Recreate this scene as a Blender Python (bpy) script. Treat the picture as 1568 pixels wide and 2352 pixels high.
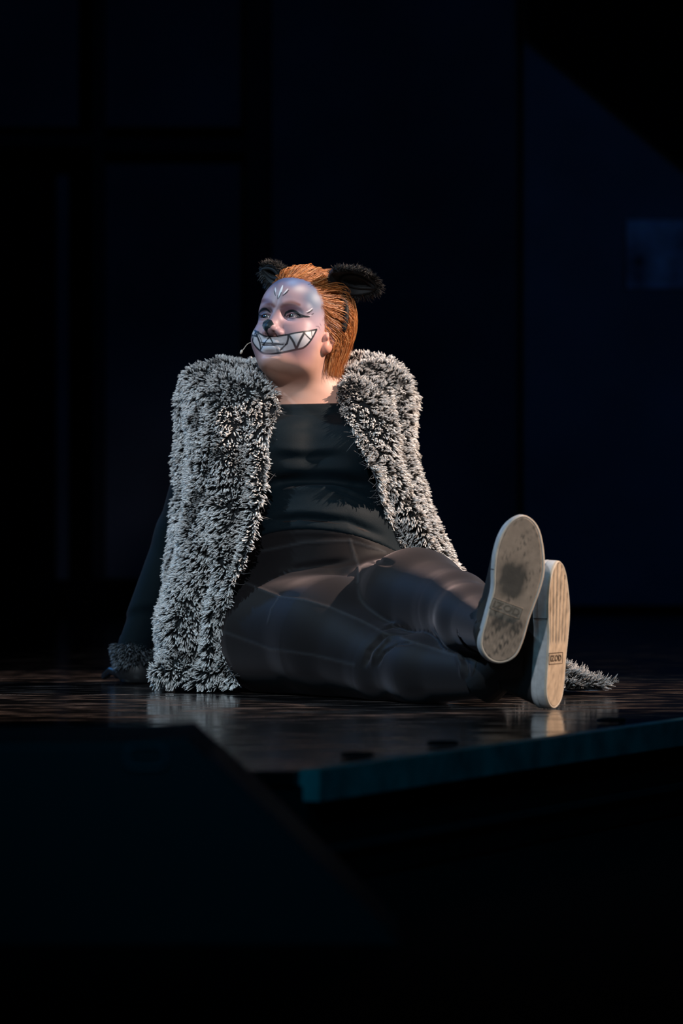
import bpy, math, random, os
import numpy as np
from mathutils import Vector, Matrix
from mathutils.bvhtree import BVHTree

rng = np.random.default_rng(7)
random.seed(7)
scene = bpy.context.scene
C = scene.collection
for o in list(bpy.data.objects):
    bpy.data.objects.remove(o)

# ------------------------------------------------------------------ camera
CAM = np.array([0.0, -8.0, 0.353])
FPX = 9600.0
cam = bpy.data.cameras.new('camera')
cam.sensor_fit = 'VERTICAL'
cam.sensor_height = 36.0
cam.sensor_width = 24.0
cam.lens = FPX / 2352.0 * 36.0
cam.clip_end = 200
cam.dof.use_dof = True
cam.dof.focus_distance = 7.98
cam.dof.aperture_fstop = 4.0
camo = bpy.data.objects.new('camera', cam)
camo.location = CAM
camo.rotation_euler = (math.pi / 2, 0, 0)
C.objects.link(camo)
scene.camera = camo
#ZOOMHOOK

scene.view_settings.view_transform = 'Standard'
scene.view_settings.look = 'None'
scene.view_settings.gamma = 1.0
scene.view_settings.use_curve_mapping = False
scene.view_settings.exposure = 0.0

# ------------------------------------------------------------------ world + stage lights
w = bpy.data.worlds.new('dark_theatre')
scene.world = w
w.use_nodes = True
w.node_tree.nodes['Background'].inputs[0].default_value = (0.25, 0.5, 1.0, 1)
w.node_tree.nodes['Background'].inputs[1].default_value = 0.0016


def spot(name, loc, target, energy, color, angle, radius=0.08, blend=0.3):
    l = bpy.data.lights.new(name, 'SPOT')
    l.energy = energy
    l.color = color
    l.spot_size = math.radians(angle)
    l.spot_blend = blend
    l.shadow_soft_size = radius
    o = bpy.data.objects.new(name, l)
    o.location = loc
    o.rotation_euler = (Vector(target) - Vector(loc)).to_track_quat('-Z', 'Y').to_euler()
    C.objects.link(o)
    return o


# warm side spot from stage left, cool front spot from house left, dim blue wash on the scenery
spot('warm_side_spot', (5.8, -0.25, 4.7), (0.05, 0.1, 0.42), 5200, (1.0, 0.77, 0.63), 17, 0.07, 0.5)
spot('cool_side_spot', (-4.7, 0.2, 5.0), (-0.05, 0.1, 0.45), 800, (0.55, 0.80, 1.0), 17, 0.10, 0.5)
spot('front_spot', (-0.9, -6.5, 4.3), (0.0, 0.05, 0.45), 1080, (0.86, 0.93, 1.0), 17, 0.08, 0.6)
spot('low_front_fill', (0.4, -9.4, 1.3), (-0.07, 0.2, 0.60), 190, (1.0, 0.86, 0.86), 6.0, 0.2, 1.0)  # added fill to lift the underside of the chin, no known lamp
spot('teal_front_wash', (-0.6, -9.0, 4.2), (0.05, -1.5, 0.0), 420, (0.02, 0.58, 0.95), 17, 0.5, 0.9)
spot('blue_back_spot', (-4.2, 3.6, 3.4), (-0.3, 0.4, 0.3), 220, (0.05, 0.35, 1.0), 20, 0.15, 0.6)
spot('blue_scenery_wash', (3.6, -1.6, 3.2), (0.5, 6.7, 1.5), 46, (0.02, 0.32, 1.0), 58, 0.2, 0.9)


# ------------------------------------------------------------------ helpers
def P(px, py, Y):
    d = Y - CAM[1]
    return np.array([(px - 784.0) * d / FPX, Y, CAM[2] - (py - 1176.0) * d / FPX])


def to_px(v):
    d = v[:, 1] - CAM[1]
    return np.stack([784 + v[:, 0] * FPX / d, 1176 - (v[:, 2] - CAM[2]) * FPX / d], 1)


def ray_dir(px, py):
    v = np.array([(px - 784.0) / FPX, 1.0, -(py - 1176.0) / FPX])
    return v / np.linalg.norm(v)


def mesh_np(name, verts, faces, ngons=(), smooth=True):
    """faces: (N,k) int array or list of such arrays; ngons: list of index lists."""
    me = bpy.data.meshes.new(name)
    if isinstance(faces, np.ndarray):
        faces = [faces]
    verts = np.asarray(verts, np.float32)
    me.vertices.add(len(verts))
    me.vertices.foreach_set('co', verts.ravel())
    li, ls, lt, cur = [], [], [], 0
    for f in faces:
        if len(f) == 0:
            continue
        k = f.shape[1]
        li.append(f.ravel())
        ls.append(np.arange(len(f)) * k + cur)
        lt.append(np.full(len(f), k))
        cur += f.size
    for g in ngons:
        li.append(np.array(g)); ls.append(np.array([cur])); lt.append(np.array([len(g)])); cur += len(g)
    li = np.concatenate(li).astype(np.int32); ls = np.concatenate(ls).astype(np.int32)
    me.loops.add(len(li))
    me.loops.foreach_set('vertex_index', li)
    me.polygons.add(len(ls))
    me.polygons.foreach_set('loop_start', ls)
    me.update(calc_edges=True)
    me.validate()
    if smooth:
        me.polygons.foreach_set('use_smooth', np.ones(len(me.polygons), bool))
    return me


def add_col(me, cols, name='Col'):
    a = me.color_attributes.new(name, 'FLOAT_COLOR', 'POINT')
    c = np.ones((len(me.vertices), 4), np.float32)
    c[:, :3] = cols
    a.data.foreach_set('color', c.ravel())


def obj(name, me, mat, parent=None):
    o = bpy.data.objects.new(name, me)
    C.objects.link(o)
    if mat is not None:
        me.materials.append(mat)
    if parent is not None:
        o.parent = parent
    return o


def tag(o, label, cat=None, group=None, kind=None):
    if label: o['label'] = label
    if cat: o['category'] = cat
    if group: o['group'] = group
    if kind: o['kind'] = kind
    return o


def empty(name, loc):
    o = bpy.data.objects.new(name, None)
    o.empty_display_size = 0.05
    o.location = loc
    C.objects.link(o)
    return o


def keep_world(o, parent):
    """parent without moving: vertices are in world coordinates, parents are unrotated empties/meshes"""
    o.parent = parent
    bpy.context.view_layer.update()
    o.matrix_parent_inverse = parent.matrix_world.inverted()


def material(name, color=(0.5, 0.5, 0.5), rough=0.6, spec=0.5, metal=0.0, attr=None, sheen=0.0, sheen_tint=(1, 1, 1),
             noise=None, bump=None, sss=0.0, coat=0.0):
    """noise=(scale, amount, stretch) multiplies colour; bump=(scale, strength, stretch)"""
    m = bpy.data.materials.new(name)
    m.use_nodes = True
    nt = m.node_tree
    b = nt.nodes['Principled BSDF']
    b.inputs['Roughness'].default_value = rough
    b.inputs['Specular IOR Level'].default_value = spec
    b.inputs['Metallic'].default_value = metal
    b.inputs['Sheen Weight'].default_value = sheen
    b.inputs['Sheen Tint'].default_value = (*sheen_tint, 1)
    b.inputs['Sheen Roughness'].default_value = 0.4
    b.inputs['Coat Weight'].default_value = coat
    if sss:
        b.inputs['Subsurface Weight'].default_value = sss
        b.inputs['Subsurface Radius'].default_value = (0.010, 0.004, 0.002)
        b.inputs['Subsurface Scale'].default_value = 0.5
    if attr:
        a = nt.nodes.new('ShaderNodeAttribute'); a.attribute_name = attr
        src = a.outputs['Color']
    else:
        r = nt.nodes.new('ShaderNodeRGB'); r.outputs[0].default_value = (*color, 1)
        src = r.outputs[0]
    tc = nt.nodes.new('ShaderNodeTexCoord')

    def noisetex(scale, stretch, detail=4):
        mp = nt.nodes.new('ShaderNodeMapping'); mp.inputs['Scale'].default_value = stretch
        n = nt.nodes.new('ShaderNodeTexNoise'); n.inputs['Scale'].default_value = scale; n.inputs['Detail'].default_value = detail
        nt.links.new(tc.outputs['Object'], mp.inputs[0]); nt.links.new(mp.outputs[0], n.inputs['Vector'])
        return n.outputs['Fac']
    if noise:
        f = noisetex(noise[0], noise[2] if len(noise) > 2 else (1, 1, 1))
        mr = nt.nodes.new('ShaderNodeMapRange')
        mr.inputs['From Min'].default_value = 0.25; mr.inputs['From Max'].default_value = 0.75
        mr.inputs['To Min'].default_value = 1 - noise[1]; mr.inputs['To Max'].default_value = 1 + noise[1]
        nt.links.new(f, mr.inputs['Value'])
        mx = nt.nodes.new('ShaderNodeVectorMath'); mx.operation = 'SCALE'
        nt.links.new(src, mx.inputs[0]); nt.links.new(mr.outputs[0], mx.inputs['Scale'])
        src = mx.outputs[0]
    nt.links.new(src, b.inputs['Base Color'])
    if bump:
        f = noisetex(bump[0], bump[2] if len(bump) > 2 else (1, 1, 1))
        bp = nt.nodes.new('ShaderNodeBump'); bp.inputs['Strength'].default_value = bump[1]; bp.inputs['Distance'].default_value = 0.002
        nt.links.new(f, bp.inputs['Height']); nt.links.new(bp.outputs[0], b.inputs['Normal'])
    return m


def norm(v):
    return v / np.maximum(np.linalg.norm(v, axis=-1, keepdims=True), 1e-9)


def smooth01(a, b, x):
    t = np.clip((x - a) / (b - a), 0, 1)
    return t * t * (3 - 2 * t)


def nz(p, s, seed=0):
    """cheap smooth noise in -1..1 from summed sines"""
    r = np.random.default_rng(seed)
    out = np.zeros(len(p))
    for k in range(6):
        d = r.normal(size=3); d /= np.linalg.norm(d)
        out += np.sin((p @ d) * s * (0.7 + 0.25 * k) * 6.283 + r.uniform(0, 6.28)) / 6 * 1.7
    return out


# signed distance pieces --------------------------------------------------
def smin(a, b, k):
    h = np.maximum(k - np.abs(a - b), 0) / k
    return np.minimum(a, b) - h * h * k * 0.25


def smax(a, b, k):
    return -smin(-a, -b, k)


def cone(p, a, b, r1, r2):
    a = np.asarray(a, float); b = np.asarray(b, float)
    ba = b - a; pa = p - a
    h = np.clip((pa @ ba) / (ba @ ba), 0, 1)
    return np.linalg.norm(pa - h[:, None] * ba, axis=1) - (r1 + (r2 - r1) * h)


def ell(p, c, r, R=None):
    q = p - np.asarray(c, float)
    if R is not None:
        q = q @ R
    r = np.asarray(r, float)
    k0 = np.linalg.norm(q / r, axis=1); k1 = np.linalg.norm(q / (r * r), axis=1)
    return k0 * (k0 - 1.0) / np.maximum(k1, 1e-9)


def polygonize(f, lo, hi, h, B=4):
    lo = np.asarray(lo, float); hi = np.asarray(hi, float)
    nb = np.ceil((hi - lo) / (h * B)).astype(int)
    n = nb * B
    bc = np.stack(np.meshgrid(*[np.arange(k) for k in nb], indexing='ij'), -1).reshape(-1, 3)
    fc = f(lo + (bc * B + (B - 1) / 2) * h)
    F = np.repeat(np.repeat(np.repeat(np.where(fc > 0, 1., -1.).reshape(nb).astype(np.float32), B, 0), B, 1), B, 2)
    act = bc[np.abs(fc) < h * B * 1.6]
    off = np.stack(np.meshgrid(*[np.arange(B)] * 3, indexing='ij'), -1).reshape(-1, 3)
    for s in range(0, len(act), 4000):
        idx = (act[s:s + 4000, None, :] * B + off[None]).reshape(-1, 3)
        F[idx[:, 0], idx[:, 1], idx[:, 2]] = f(lo + idx * h)
    S = F < 0
    c = S[:-1, :-1, :-1].astype(np.int8)
    cnt = np.zeros(np.array(S.shape) - 1, np.int8)
    for i in (0, 1):
        for j in (0, 1):
            for k in (0, 1):
                cnt += S[i:S.shape[0] - 1 + i, j:S.shape[1] - 1 + j, k:S.shape[2] - 1 + k]
    ac = np.argwhere((cnt > 0) & (cnt < 8))
    cid = np.full(cnt.shape, -1, np.int32)
    cid[ac[:, 0], ac[:, 1], ac[:, 2]] = np.arange(len(ac))
    cor = np.array([(i, j, k) for i in (0, 1) for j in (0, 1) for k in (0, 1)])
    vals = np.stack([F[ac[:, 0] + o[0], ac[:, 1] + o[1], ac[:, 2] + o[2]] for o in cor], 1)
    acc = np.zeros((len(ac), 3)); num = np.zeros(len(ac))
    for a in range(8):
        for b in range(a + 1, 8):
            if np.abs(cor[a] - cor[b]).sum() == 1:
                va, vb = vals[:, a], vals[:, b]
                m = (va < 0) != (vb < 0)
                t = np.where(m, va / np.where(m, va - vb, 1), 0)
                acc += np.where(m[:, None], cor[a] + t[:, None] * (cor[b] - cor[a]), 0); num += m
    V = lo + (ac + acc / num[:, None]) * h
    quads = []
    for ax in range(3):
        u, v = (ax + 1) % 3, (ax + 2) % 3
        sl0 = [slice(None)] * 3; sl1 = [slice(None)] * 3
        sl0[ax] = slice(0, -1); sl1[ax] = slice(1, None)
        e = np.argwhere(S[tuple(sl0)] != S[tuple(sl1)])
        e = e[(e[:, u] > 0) & (e[:, v] > 0) & (e[:, u] < cnt.shape[u]) & (e[:, v] < cnt.shape[v])]
        q = []
        for du, dv in ((-1, -1), (0, -1), (0, 0), (-1, 0)):
            c = e.copy(); c[:, u] += du; c[:, v] += dv
            q.append(cid[c[:, 0], c[:, 1], c[:, 2]])
        q = np.stack(q, 1)
        inside = S[e[:, 0], e[:, 1], e[:, 2]]
        q[~inside] = q[~inside][:, ::-1]
        quads.append(q)
    Q = np.concatenate(quads)
    Q = Q[(Q >= 0).all(1)]
    return V, Q


def project(f, V, its=2, eps=6e-4, lim=0.006):
    """pull vertices onto the zero level of f"""
    g = np.zeros_like(V)
    for s in ((1, -1, -1), (-1, -1, 1), (-1, 1, -1), (1, 1, 1)):
        s = np.array(s, float)
        g += s[None] * f(V + s * eps)[:, None]
    g = norm(g)
    for _ in range(its):
        d = np.clip(f(V), -lim, lim)
        V = V - g * d[:, None] * 0.9
    return V


def subdivide(V, Q, sel, N=()):
    """split selected quads in four; unselected quads that share a split edge become n-gons"""
    q = Q[sel]
    e = np.sort(np.stack([q, np.roll(q, -1, 1)], -1).reshape(-1, 2), 1)
    key = e[:, 0].astype(np.int64) * len(V) + e[:, 1]
    uk, inv = np.unique(key, return_inverse=True)
    a, b = uk // len(V), uk % len(V)
    mid = (V[a] + V[b]) / 2
    cen = V[q].mean(1)
    base = len(V)
    mi = (base + inv).reshape(-1, 4)
    ci = base + len(uk) + np.arange(len(q))
    V2 = np.concatenate([V, mid, cen])
    new = np.concatenate([np.stack([q[:, k], mi[:, k], ci, mi[:, k - 1]], 1) for k in range(4)])
    r = Q[~sel]
    ngons = list(N)
    if len(r):
        re = np.sort(np.stack([r, np.roll(r, -1, 1)], -1), -1)
        rk = re[..., 0].astype(np.int64) * len(V) + re[..., 1]
        pos = np.searchsorted(uk, rk); pos = np.minimum(pos, len(uk) - 1)
        hit = uk[pos] == rk
        touched = hit.any(1)
        for row, ps, ht in zip(r[touched], pos[touched], hit[touched]):
            g = []
            for k in range(4):
                g.append(int(row[k]))
                if ht[k]:
                    g.append(int(base + ps[k]))
            ngons.append(g)
        r = r[~touched]
    return V2, np.concatenate([r, new]), ngons


def vnormals(V, Q):
    n = np.zeros_like(V)
    fn = np.cross(V[Q[:, 2]] - V[Q[:, 0]], V[Q[:, 3]] - V[Q[:, 1]])
    for k in range(4):
        np.add.at(n, Q[:, k], fn)
    return norm(n)


def bvh_of(V, Q):
    return BVHTree.FromPolygons([tuple(v) for v in V.tolist()], Q.tolist())


def cast(bvh, pts, ydef=0.2, step=6.0):
    """photo-pixel polyline -> 3D polyline lying on the surface"""
    pts = np.asarray(pts, float)
    out = []
    dense = [pts[0]]
    for a, b in zip(pts[:-1], pts[1:]):
        n = max(1, int(np.linalg.norm(b - a) / step))
        for i in range(1, n + 1):
            dense.append(a + (b - a) * i / n)
    for px, py in dense:
        d = ray_dir(px, py)
        hit = bvh.ray_cast(Vector(CAM), Vector(d))[0]
        if hit is None:
            hit = bvh.find_nearest(Vector(P(px, py, ydef)))[0]
        out.append(np.array(hit))
    return np.array(out)


def dist_poly(V, L, cut=0.03):
    """distance of each vertex to a 3D polyline (inf beyond cut), plus parameter 0..1"""
    lo = L.min(0) - cut; hi = L.max(0) + cut
    m = ((V > lo) & (V < hi)).all(1)
    d = np.full(len(V), 1e3); t = np.zeros(len(V))
    v = V[m]
    if len(v) == 0:
        return d, t
    bd = np.full(len(v), 1e3); bt = np.zeros(len(v))
    for i in range(len(L) - 1):
        ba = L[i + 1] - L[i]; den = max(ba @ ba, 1e-12)
        h = np.clip(((v - L[i]) @ ba) / den, 0, 1)
        dd = np.linalg.norm(v - L[i] - h[:, None] * ba, axis=1)
        k = dd < bd
        bd[k] = dd[k]; bt[k] = (i + h[k]) / (len(L) - 1)
    d[m] = bd; t[m] = bt
    return d, t


def crease(V, Nn, bvh, curves):
    """displace along normals: (pixel polyline, amplitude m, half width m, fade ends)"""
    for pts, amp, wid, fade in curves:
        L = cast(bvh, pts)
        d, t = dist_poly(V, L, wid * 3)
        e = np.clip(np.minimum(t, 1 - t) / fade, 0, 1) if fade else 1.0
        V = V + Nn * (amp * np.exp(-(d / wid) ** 2) * e)[:, None]
    return V


def tube(points, radii, sides=6, cap=True):
    pts = np.asarray(points, float); n = len(pts)
    radii = np.broadcast_to(radii, n)
    t = norm(np.gradient(pts, axis=0))
    ref = np.array([0.3, 0.2, 0.93])
    b1 = norm(np.cross(t, ref)); b2 = np.cross(t, b1)
    a = np.arange(sides) / sides * 2 * np.pi
    V = pts[:, None] + radii[:, None, None] * (np.cos(a)[None, :, None] * b1[:, None] + np.sin(a)[None, :, None] * b2[:, None])
    V = V.reshape(-1, 3)
    i = np.arange(n - 1)[:, None] * sides; k = np.arange(sides)[None]; k2 = (k + 1) % sides
    Q = np.stack([i + k, i + k2, i + sides + k2, i + sides + k], -1).reshape(-1, 4)
    ng = [list(range(sides))[::-1], list(range((n - 1) * sides, n * sides))] if cap else []
    return V, Q, ng


def catmull(pts, n):
    pts = np.asarray(pts, float)
    p = np.concatenate([[2 * pts[0] - pts[1]], pts, [2 * pts[-1] - pts[-2]]])
    u = np.linspace(0, len(pts) - 1, n); i = np.minimum(u.astype(int), len(pts) - 2); t = (u - i)
    t = t.reshape((-1,) + (1,) * (pts.ndim - 1))
    a, b, c, d = p[i], p[i + 1], p[i + 2], p[i + 3]
    return 0.5 * (2 * b + (c - a) * t + (2 * a - 5 * b + 4 * c - d) * t * t + (3 * b - a - 3 * c + d) * t ** 3)


def tufts(root, d, length, rad, bend, prof=(0.45, 0.85, 1.0, 0.75, 0.08), sides=4, floor=0.002, flat=1.0):
    """many short locks of fur as one mesh: returns verts, quads, per-vertex t, per-vertex lock index"""
    n = len(root); R = len(prof)
    t = np.linspace(0, 1, R)
    ctr = root[:, None] + d[:, None] * (length[:, None, None] * t[None, :, None]) + bend[:, None] * (length[:, None, None] * (t ** 2)[None, :, None])
    ax = norm(np.gradient(ctr, axis=1))
    ref = norm(rng.normal(size=(n, 1, 3)))
    b1 = norm(np.cross(ax, np.broadcast_to(ref, ax.shape))); b2 = np.cross(ax, b1)
    a = np.arange(sides) / sides * 2 * np.pi
    rr = rad[:, None] * np.asarray(prof)[None]
    V = ctr[:, :, None] + rr[:, :, None, None] * (np.cos(a)[None, None, :, None] * b1[:, :, None] + flat * np.sin(a)[None, None, :, None] * b2[:, :, None])
    V = V.reshape(-1, 3)
    V[:, 2] = np.maximum(V[:, 2], floor)
    base = (np.arange(n) * R * sides)[:, None, None]
    j = (np.arange(R - 1) * sides)[None, :, None]; k = np.arange(sides)[None, None]; k2 = (k + 1) % sides
    Q = np.stack([base + j + k, base + j + k2, base + j + sides + k2, base + j + sides + k], -1).reshape(-1, 4)
    return V, Q, np.tile(np.repeat(t, sides), n), np.repeat(np.arange(n), R * sides)


# ------------------------------------------------------------------ materials
M = {}
M['skin'] = material('painted_skin', attr='Col', rough=0.46, spec=0.24, sss=0.0, bump=(900, 0.06))
M['eye'] = material('eyeball', attr='Col', rough=0.12, spec=0.6)
M['hair'] = material('red_hair', attr='Col', rough=0.38, spec=0.5)
M['fur'] = material('frosted_fur', attr='Col', rough=0.62, spec=0.25)
M['blackfur'] = material('black_fur', attr='Col', rough=0.5, spec=0.22)
M['backing'] = material('coat_backing', (0.010, 0.012, 0.014), 0.8, 0.2)
M['lining'] = material('coat_lining', (0.10, 0.12, 0.15), 0.5, 0.4, noise=(60, 0.3))
M['top'] = material('black_knit', (0.0016, 0.0070, 0.0110), 0.65, 0.12, sheen=0.03, sheen_tint=(1.0, 0.85, 0.9), bump=(700, 0.25, (3, 1, 0.4)))
M['leggings'] = material('black_leggings', attr='Col', rough=0.60, spec=0.10, sheen=0.15, sheen_tint=(1, 0.86, 0.90), bump=(1400, 0.12))
M['velvet'] = material('black_velvet', (0.005, 0.006, 0.007), 0.6, 0.18, sheen=0.05)
M['satin'] = material('black_satin', (0.010, 0.012, 0.014), 0.3, 0.5)
M['glove'] = material('black_glove', (0.012, 0.013, 0.015), 0.4, 0.5)
M['outsole'] = material('worn_rubber_sole', attr='Col', rough=0.6, spec=0.35, noise=(60, 0.18), bump=(260, 0.06))
M['foxing'] = material('white_rubber_band', (0.36, 0.36, 0.365), 0.5, 0.4, noise=(70, 0.2), bump=(120, 0.15))
M['canvas'] = material('black_canvas', (0.012, 0.012, 0.013), 0.8, 0.25, bump=(800, 0.3))
M['mic'] = material('beige_microphone', (0.62, 0.55, 0.46), 0.4, 0.5)

# ------------------------------------------------------------------ head frame
YAW, PIT, ROL = math.radians(29.5), math.radians(17.5), 0.0
HS = 0.966
HC = P(682.4, 755.0, 0.27)
_F0 = np.array([-math.sin(YAW), -math.cos(YAW), 0]); _Z = np.array([0, 0, 1.0]); _L = np.array([math.cos(YAW), -math.sin(YAW), 0])
_F = _F0 * math.cos(PIT) + _Z * math.sin(PIT); _U = -_F0 * math.sin(PIT) + _Z * math.cos(PIT)
HR = np.stack([_L, _F, _U], 1)          # columns: her left, forward, up


def H2W(q):
    return HC + HS * (np.asarray(q, float) @ HR.T)


def W2H(p):
    return ((p - HC) @ HR) / HS


EYES = [np.array([0.0305, 0.0655, -0.001]), np.array([-0.0305, 0.0655, -0.001])]
EYE_R = 0.0128


def head_local(q, ears=True):
    x = np.abs(q[:, 0]); s = np.stack([x, q[:, 1], q[:, 2]], 1)
    d = ell(q, (0, -0.015, 0.026), (0.076, 0.095, 0.086))
    d = smin(d, ell(q, (0, 0.030, 0.032), (0.062, 0.056, 0.060)), 0.03)
    d = smin(d, ell(q, (0, 0.027, -0.030), (0.064, 0.060, 0.060)), 0.03)
    d = smin(d, ell(q, (0, 0.022, -0.062), (0.060, 0.056, 0.040)), 0.03)
    d = smin(d, ell(s, (0.036, 0.054, -0.042), (0.030, 0.027, 0.029)), 0.02)
    d = smin(d, ell(q, (0, 0.068, -0.089), (0.023, 0.022, 0.018)), 0.020)
    d = smin(d, ell(q, (0, 0.018, -0.088), (0.050, 0.056, 0.026)), 0.03)
    d = smin(d, cone(s, (0.008, 0.0785, 0.0195), (0.045, 0.0600, 0.0175), 0.0095, 0.008), 0.014)
    # sockets, lids
    e = np.array([0.0305, 0.0655, -0.001])
    d = smax(d, -ell(s, (0.029, 0.086, 0.0015), (0.021, 0.014, 0.0115)), 0.014)
    lid = ell(s, e, (0.0158, 0.0148, 0.0148))
    d = smin(d, lid, 0.006)
    xr = (s[:, 0] - e[0]) / 0.0150
    up = 0.0046 * np.sqrt(np.clip(1 - xr ** 2, 0, 1)) + 0.0006 + xr * 0.001
    lo = -0.0036 * np.sqrt(np.clip(1 - xr ** 2, 0, 1)) + xr * 0.001
    zr = s[:, 2] - e[2]
    slot = np.maximum(np.maximum(zr - up, lo - zr), np.abs(xr * 0.0150) - 0.0150)
    slot = np.maximum(slot, 0.060 - s[:, 1])
    hole = np.maximum(slot, np.linalg.norm(s - e, axis=1) - 0.020)
    hole = np.maximum(hole, -(np.linalg.norm(s - e, axis=1) - 0.0098))
    d = smax(d, -hole, 0.0016)
    # nose
    d = smin(d, cone(q, (0, 0.0735, 0.014), (0, 0.099, -0.030), 0.0085, 0.0105), 0.014)
    d = smin(d, ell(q, (0, 0.1025, -0.0355), (0.0120, 0.0120, 0.0105)), 0.008)
    d = smin(d, ell(s, (0.0140, 0.0905, -0.0420), (0.0092, 0.0112, 0.0082)), 0.006)
    d = smax(d, -ell(s, (0.0085, 0.0965, -0.0485), (0.0048, 0.0065, 0.0048)), 0.003)
    # mouth
    d = smin(d, ell(q, (0, 0.0805, -0.0615), (0.021, 0.0125, 0.0085)), 0.010)
    d = smin(d, ell(q, (0, 0.0795, -0.0755), (0.020, 0.0125, 0.0075)), 0.008)
    zc = -0.0680 + 6.0 * q[:, 0] ** 2
    groove = np.maximum(np.sqrt((q[:, 2] - zc) ** 2 + np.maximum(0.084 - q[:, 1] - 14 * q[:, 0] ** 2, 0) ** 2) - 0.0011, x - 0.027)
    d = smax(d, -groove, 0.003)
    d = smax(d, -ell(q, (0, 0.0905, -0.0860), (0.018, 0.006, 0.004)), 0.010)
    if ears:
        er = ell(s, (0.0720, -0.014, -0.016), (0.0085, 0.018, 0.030))
        er = smin(er, ell(s, (0.0725, -0.004, -0.042), (0.0075, 0.0105, 0.0100)), 0.012)
        er = smax(er, -ell(s, (0.0825, -0.010, -0.016), (0.0070, 0.0105, 0.0180)), 0.005)
        er = smin(er, ell(s, (0.0755, 0.0045, -0.021), (0.005, 0.005, 0.007)), 0.004)
        d = smin(d, er, 0.006)
    return d


def head_sdf(p):
    return head_local(W2H(p)) * HS


# ------------------------------------------------------------------ body (world, seated, leaning back on straight arms)
hipR, hipL = P(640, 1455, 0.18), P(872, 1425, 0.13)
thR, kneeR = P(765, 1462, 0.02), P(888, 1527, -0.15)
calfR, ankR = P(975, 1541, -0.27), P(1130, 1552, -0.45)
thL, kneeL = P(955, 1385, -0.05), P(1045, 1400, -0.235)
calfL, ankL = P(1085, 1425, -0.38), P(1138, 1450, -0.585)
shR, shL = P(512, 925, 0.36), P(862, 918, 0.36)
elR, wrR = P(418, 1230, 0.56), P(305, 1500, 0.60)
elL, wrL = P(942, 1200, 0.54), P(985, 1495, 0.66)


def legs_sdf(p):
    d = cone(p, hipR, thR, 0.118, 0.106)
    d = smin(d, cone(p, thR, kneeR, 0.106, 0.068), 0.03)
    d = smin(d, cone(p, kneeR, calfR, 0.064, 0.057), 0.02)
    d = smin(d, cone(p, calfR, ankR, 0.057, 0.036), 0.03)
    e = cone(p, hipL, thL, 0.112, 0.094)
    e = smin(e, cone(p, thL, kneeL, 0.094, 0.066), 0.03)
    e = smin(e, cone(p, kneeL, calfL, 0.062, 0.056), 0.02)
    e = smin(e, cone(p, calfL, ankL, 0.056, 0.035), 0.03)
    return smin(d, e, 0.012)


def pelvis_sdf(p):
    d = cone(p, P(640, 1450, 0.25), P(850, 1430, 0.22), 0.122, 0.122)
    d = smin(d, ell(p, P(748, 1330, 0.22), (0.158, 0.125, 0.110)), 0.05)
    return d


def torso_sdf(p):
    d = ell(p, P(742, 1225, 0.225), (0.140, 0.128, 0.125))
    d = smin(d, ell(p, P(715, 1070, 0.285), (0.142, 0.110, 0.130)), 0.05)
    d = smin(d, ell(p, P(698, 960, 0.325), (0.150, 0.085, 0.095)), 0.05)
    d = smin(d, ell(p, P(655, 1045, 0.205), (0.070, 0.058, 0.066)), 0.03)
    d = smin(d, ell(p, P(792, 1048, 0.205), (0.070, 0.058, 0.066)), 0.03)
    d = smin(d, cone(p, shR, shL, 0.052, 0.052), 0.04)
    return d


def neck_sdf(p):
    d = cone(p, P(702, 950, 0.345), H2W((0.004, -0.018, -0.055)), 0.059, 0.053)
    d = smin(d, cone(p, P(600, 905, 0.36), P(695, 850, 0.36), 0.032, 0.034), 0.05)
    d = smin(d, cone(p, P(800, 902, 0.36), P(705, 850, 0.36), 0.032, 0.034), 0.05)
    return d


def arms_sdf(p):
    d = cone(p, shR, elR, 0.048, 0.040)
    d = smin(d, cone(p, elR, wrR, 0.042, 0.029), 0.02)
    e = cone(p, shL, elL, 0.048, 0.040)
    e = smin(e, cone(p, elL, wrL, 0.042, 0.029), 0.02)
    return np.minimum(d, e)


def upper_sdf(p):
    return smin(torso_sdf(p), arms_sdf(p), 0.03)


def body_sdf(p):
    d = smin(pelvis_sdf(p), legs_sdf(p), 0.035)
    d = smin(d, upper_sdf(p), 0.04)
    d = smin(d, neck_sdf(p), 0.05)
    d = smin(d, head_sdf(p), 0.022)
    return np.maximum(d, 0.004 - p[:, 2])


def chest_sdf(p):           # what shows as skin: head, neck and the top of the chest
    d = smin(upper_sdf(p), neck_sdf(p), 0.05)
    return smin(d, head_sdf(p), 0.022)


person = empty('person', (0.0, 0.18, 0.0))
tag(person, 'seated performer in cat face paint, shaggy grey fur vest and black clothes, legs crossed', 'person')

# ---- skin body: one mesh, refined on the face
V, Q = polygonize(body_sdf, (-0.5, -0.78, -0.01), (0.42, 0.86, 0.96), 0.0065)
ngons = []
for lev, rad in enumerate((0.175, 0.150, 0.128)):
    fc = V[Q].mean(1); l = W2H(fc)
    vis = vnormals(V, Q)[Q[:, 0]] @ np.array([0, -1.0, 0])
    if lev == 0:
        sel = (np.linalg.norm(l - np.array([0, 0.01, -0.02]), axis=1) < rad) | ((fc[:, 2] > 0.52) & (np.abs(fc[:, 0] + 0.07) < 0.13) & (fc[:, 1] < 0.36))
    else:
        sel = (np.linalg.norm(l - np.array([0.0, 0.02, -0.02]), axis=1) < rad) & (l[:, 1] > -0.06 + 0.04 * lev) & (l[:, 2] < 0.105 - 0.005 * lev)
    V, Q, ngons = subdivide(V, Q, sel, ngons)
    near = (V[:, 2] > 0.45)
    V[near] = project(chest_sdf, V[near], its=3 if lev == 2 else 2)
NB = vnormals(V, Q)
V = V - NB * (0.009 * smooth01(0.545, 0.50, V[:, 2]))[:, None]
V[:, 2] = np.maximum(V[:, 2], 0.004)
l = W2H(V)

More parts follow.
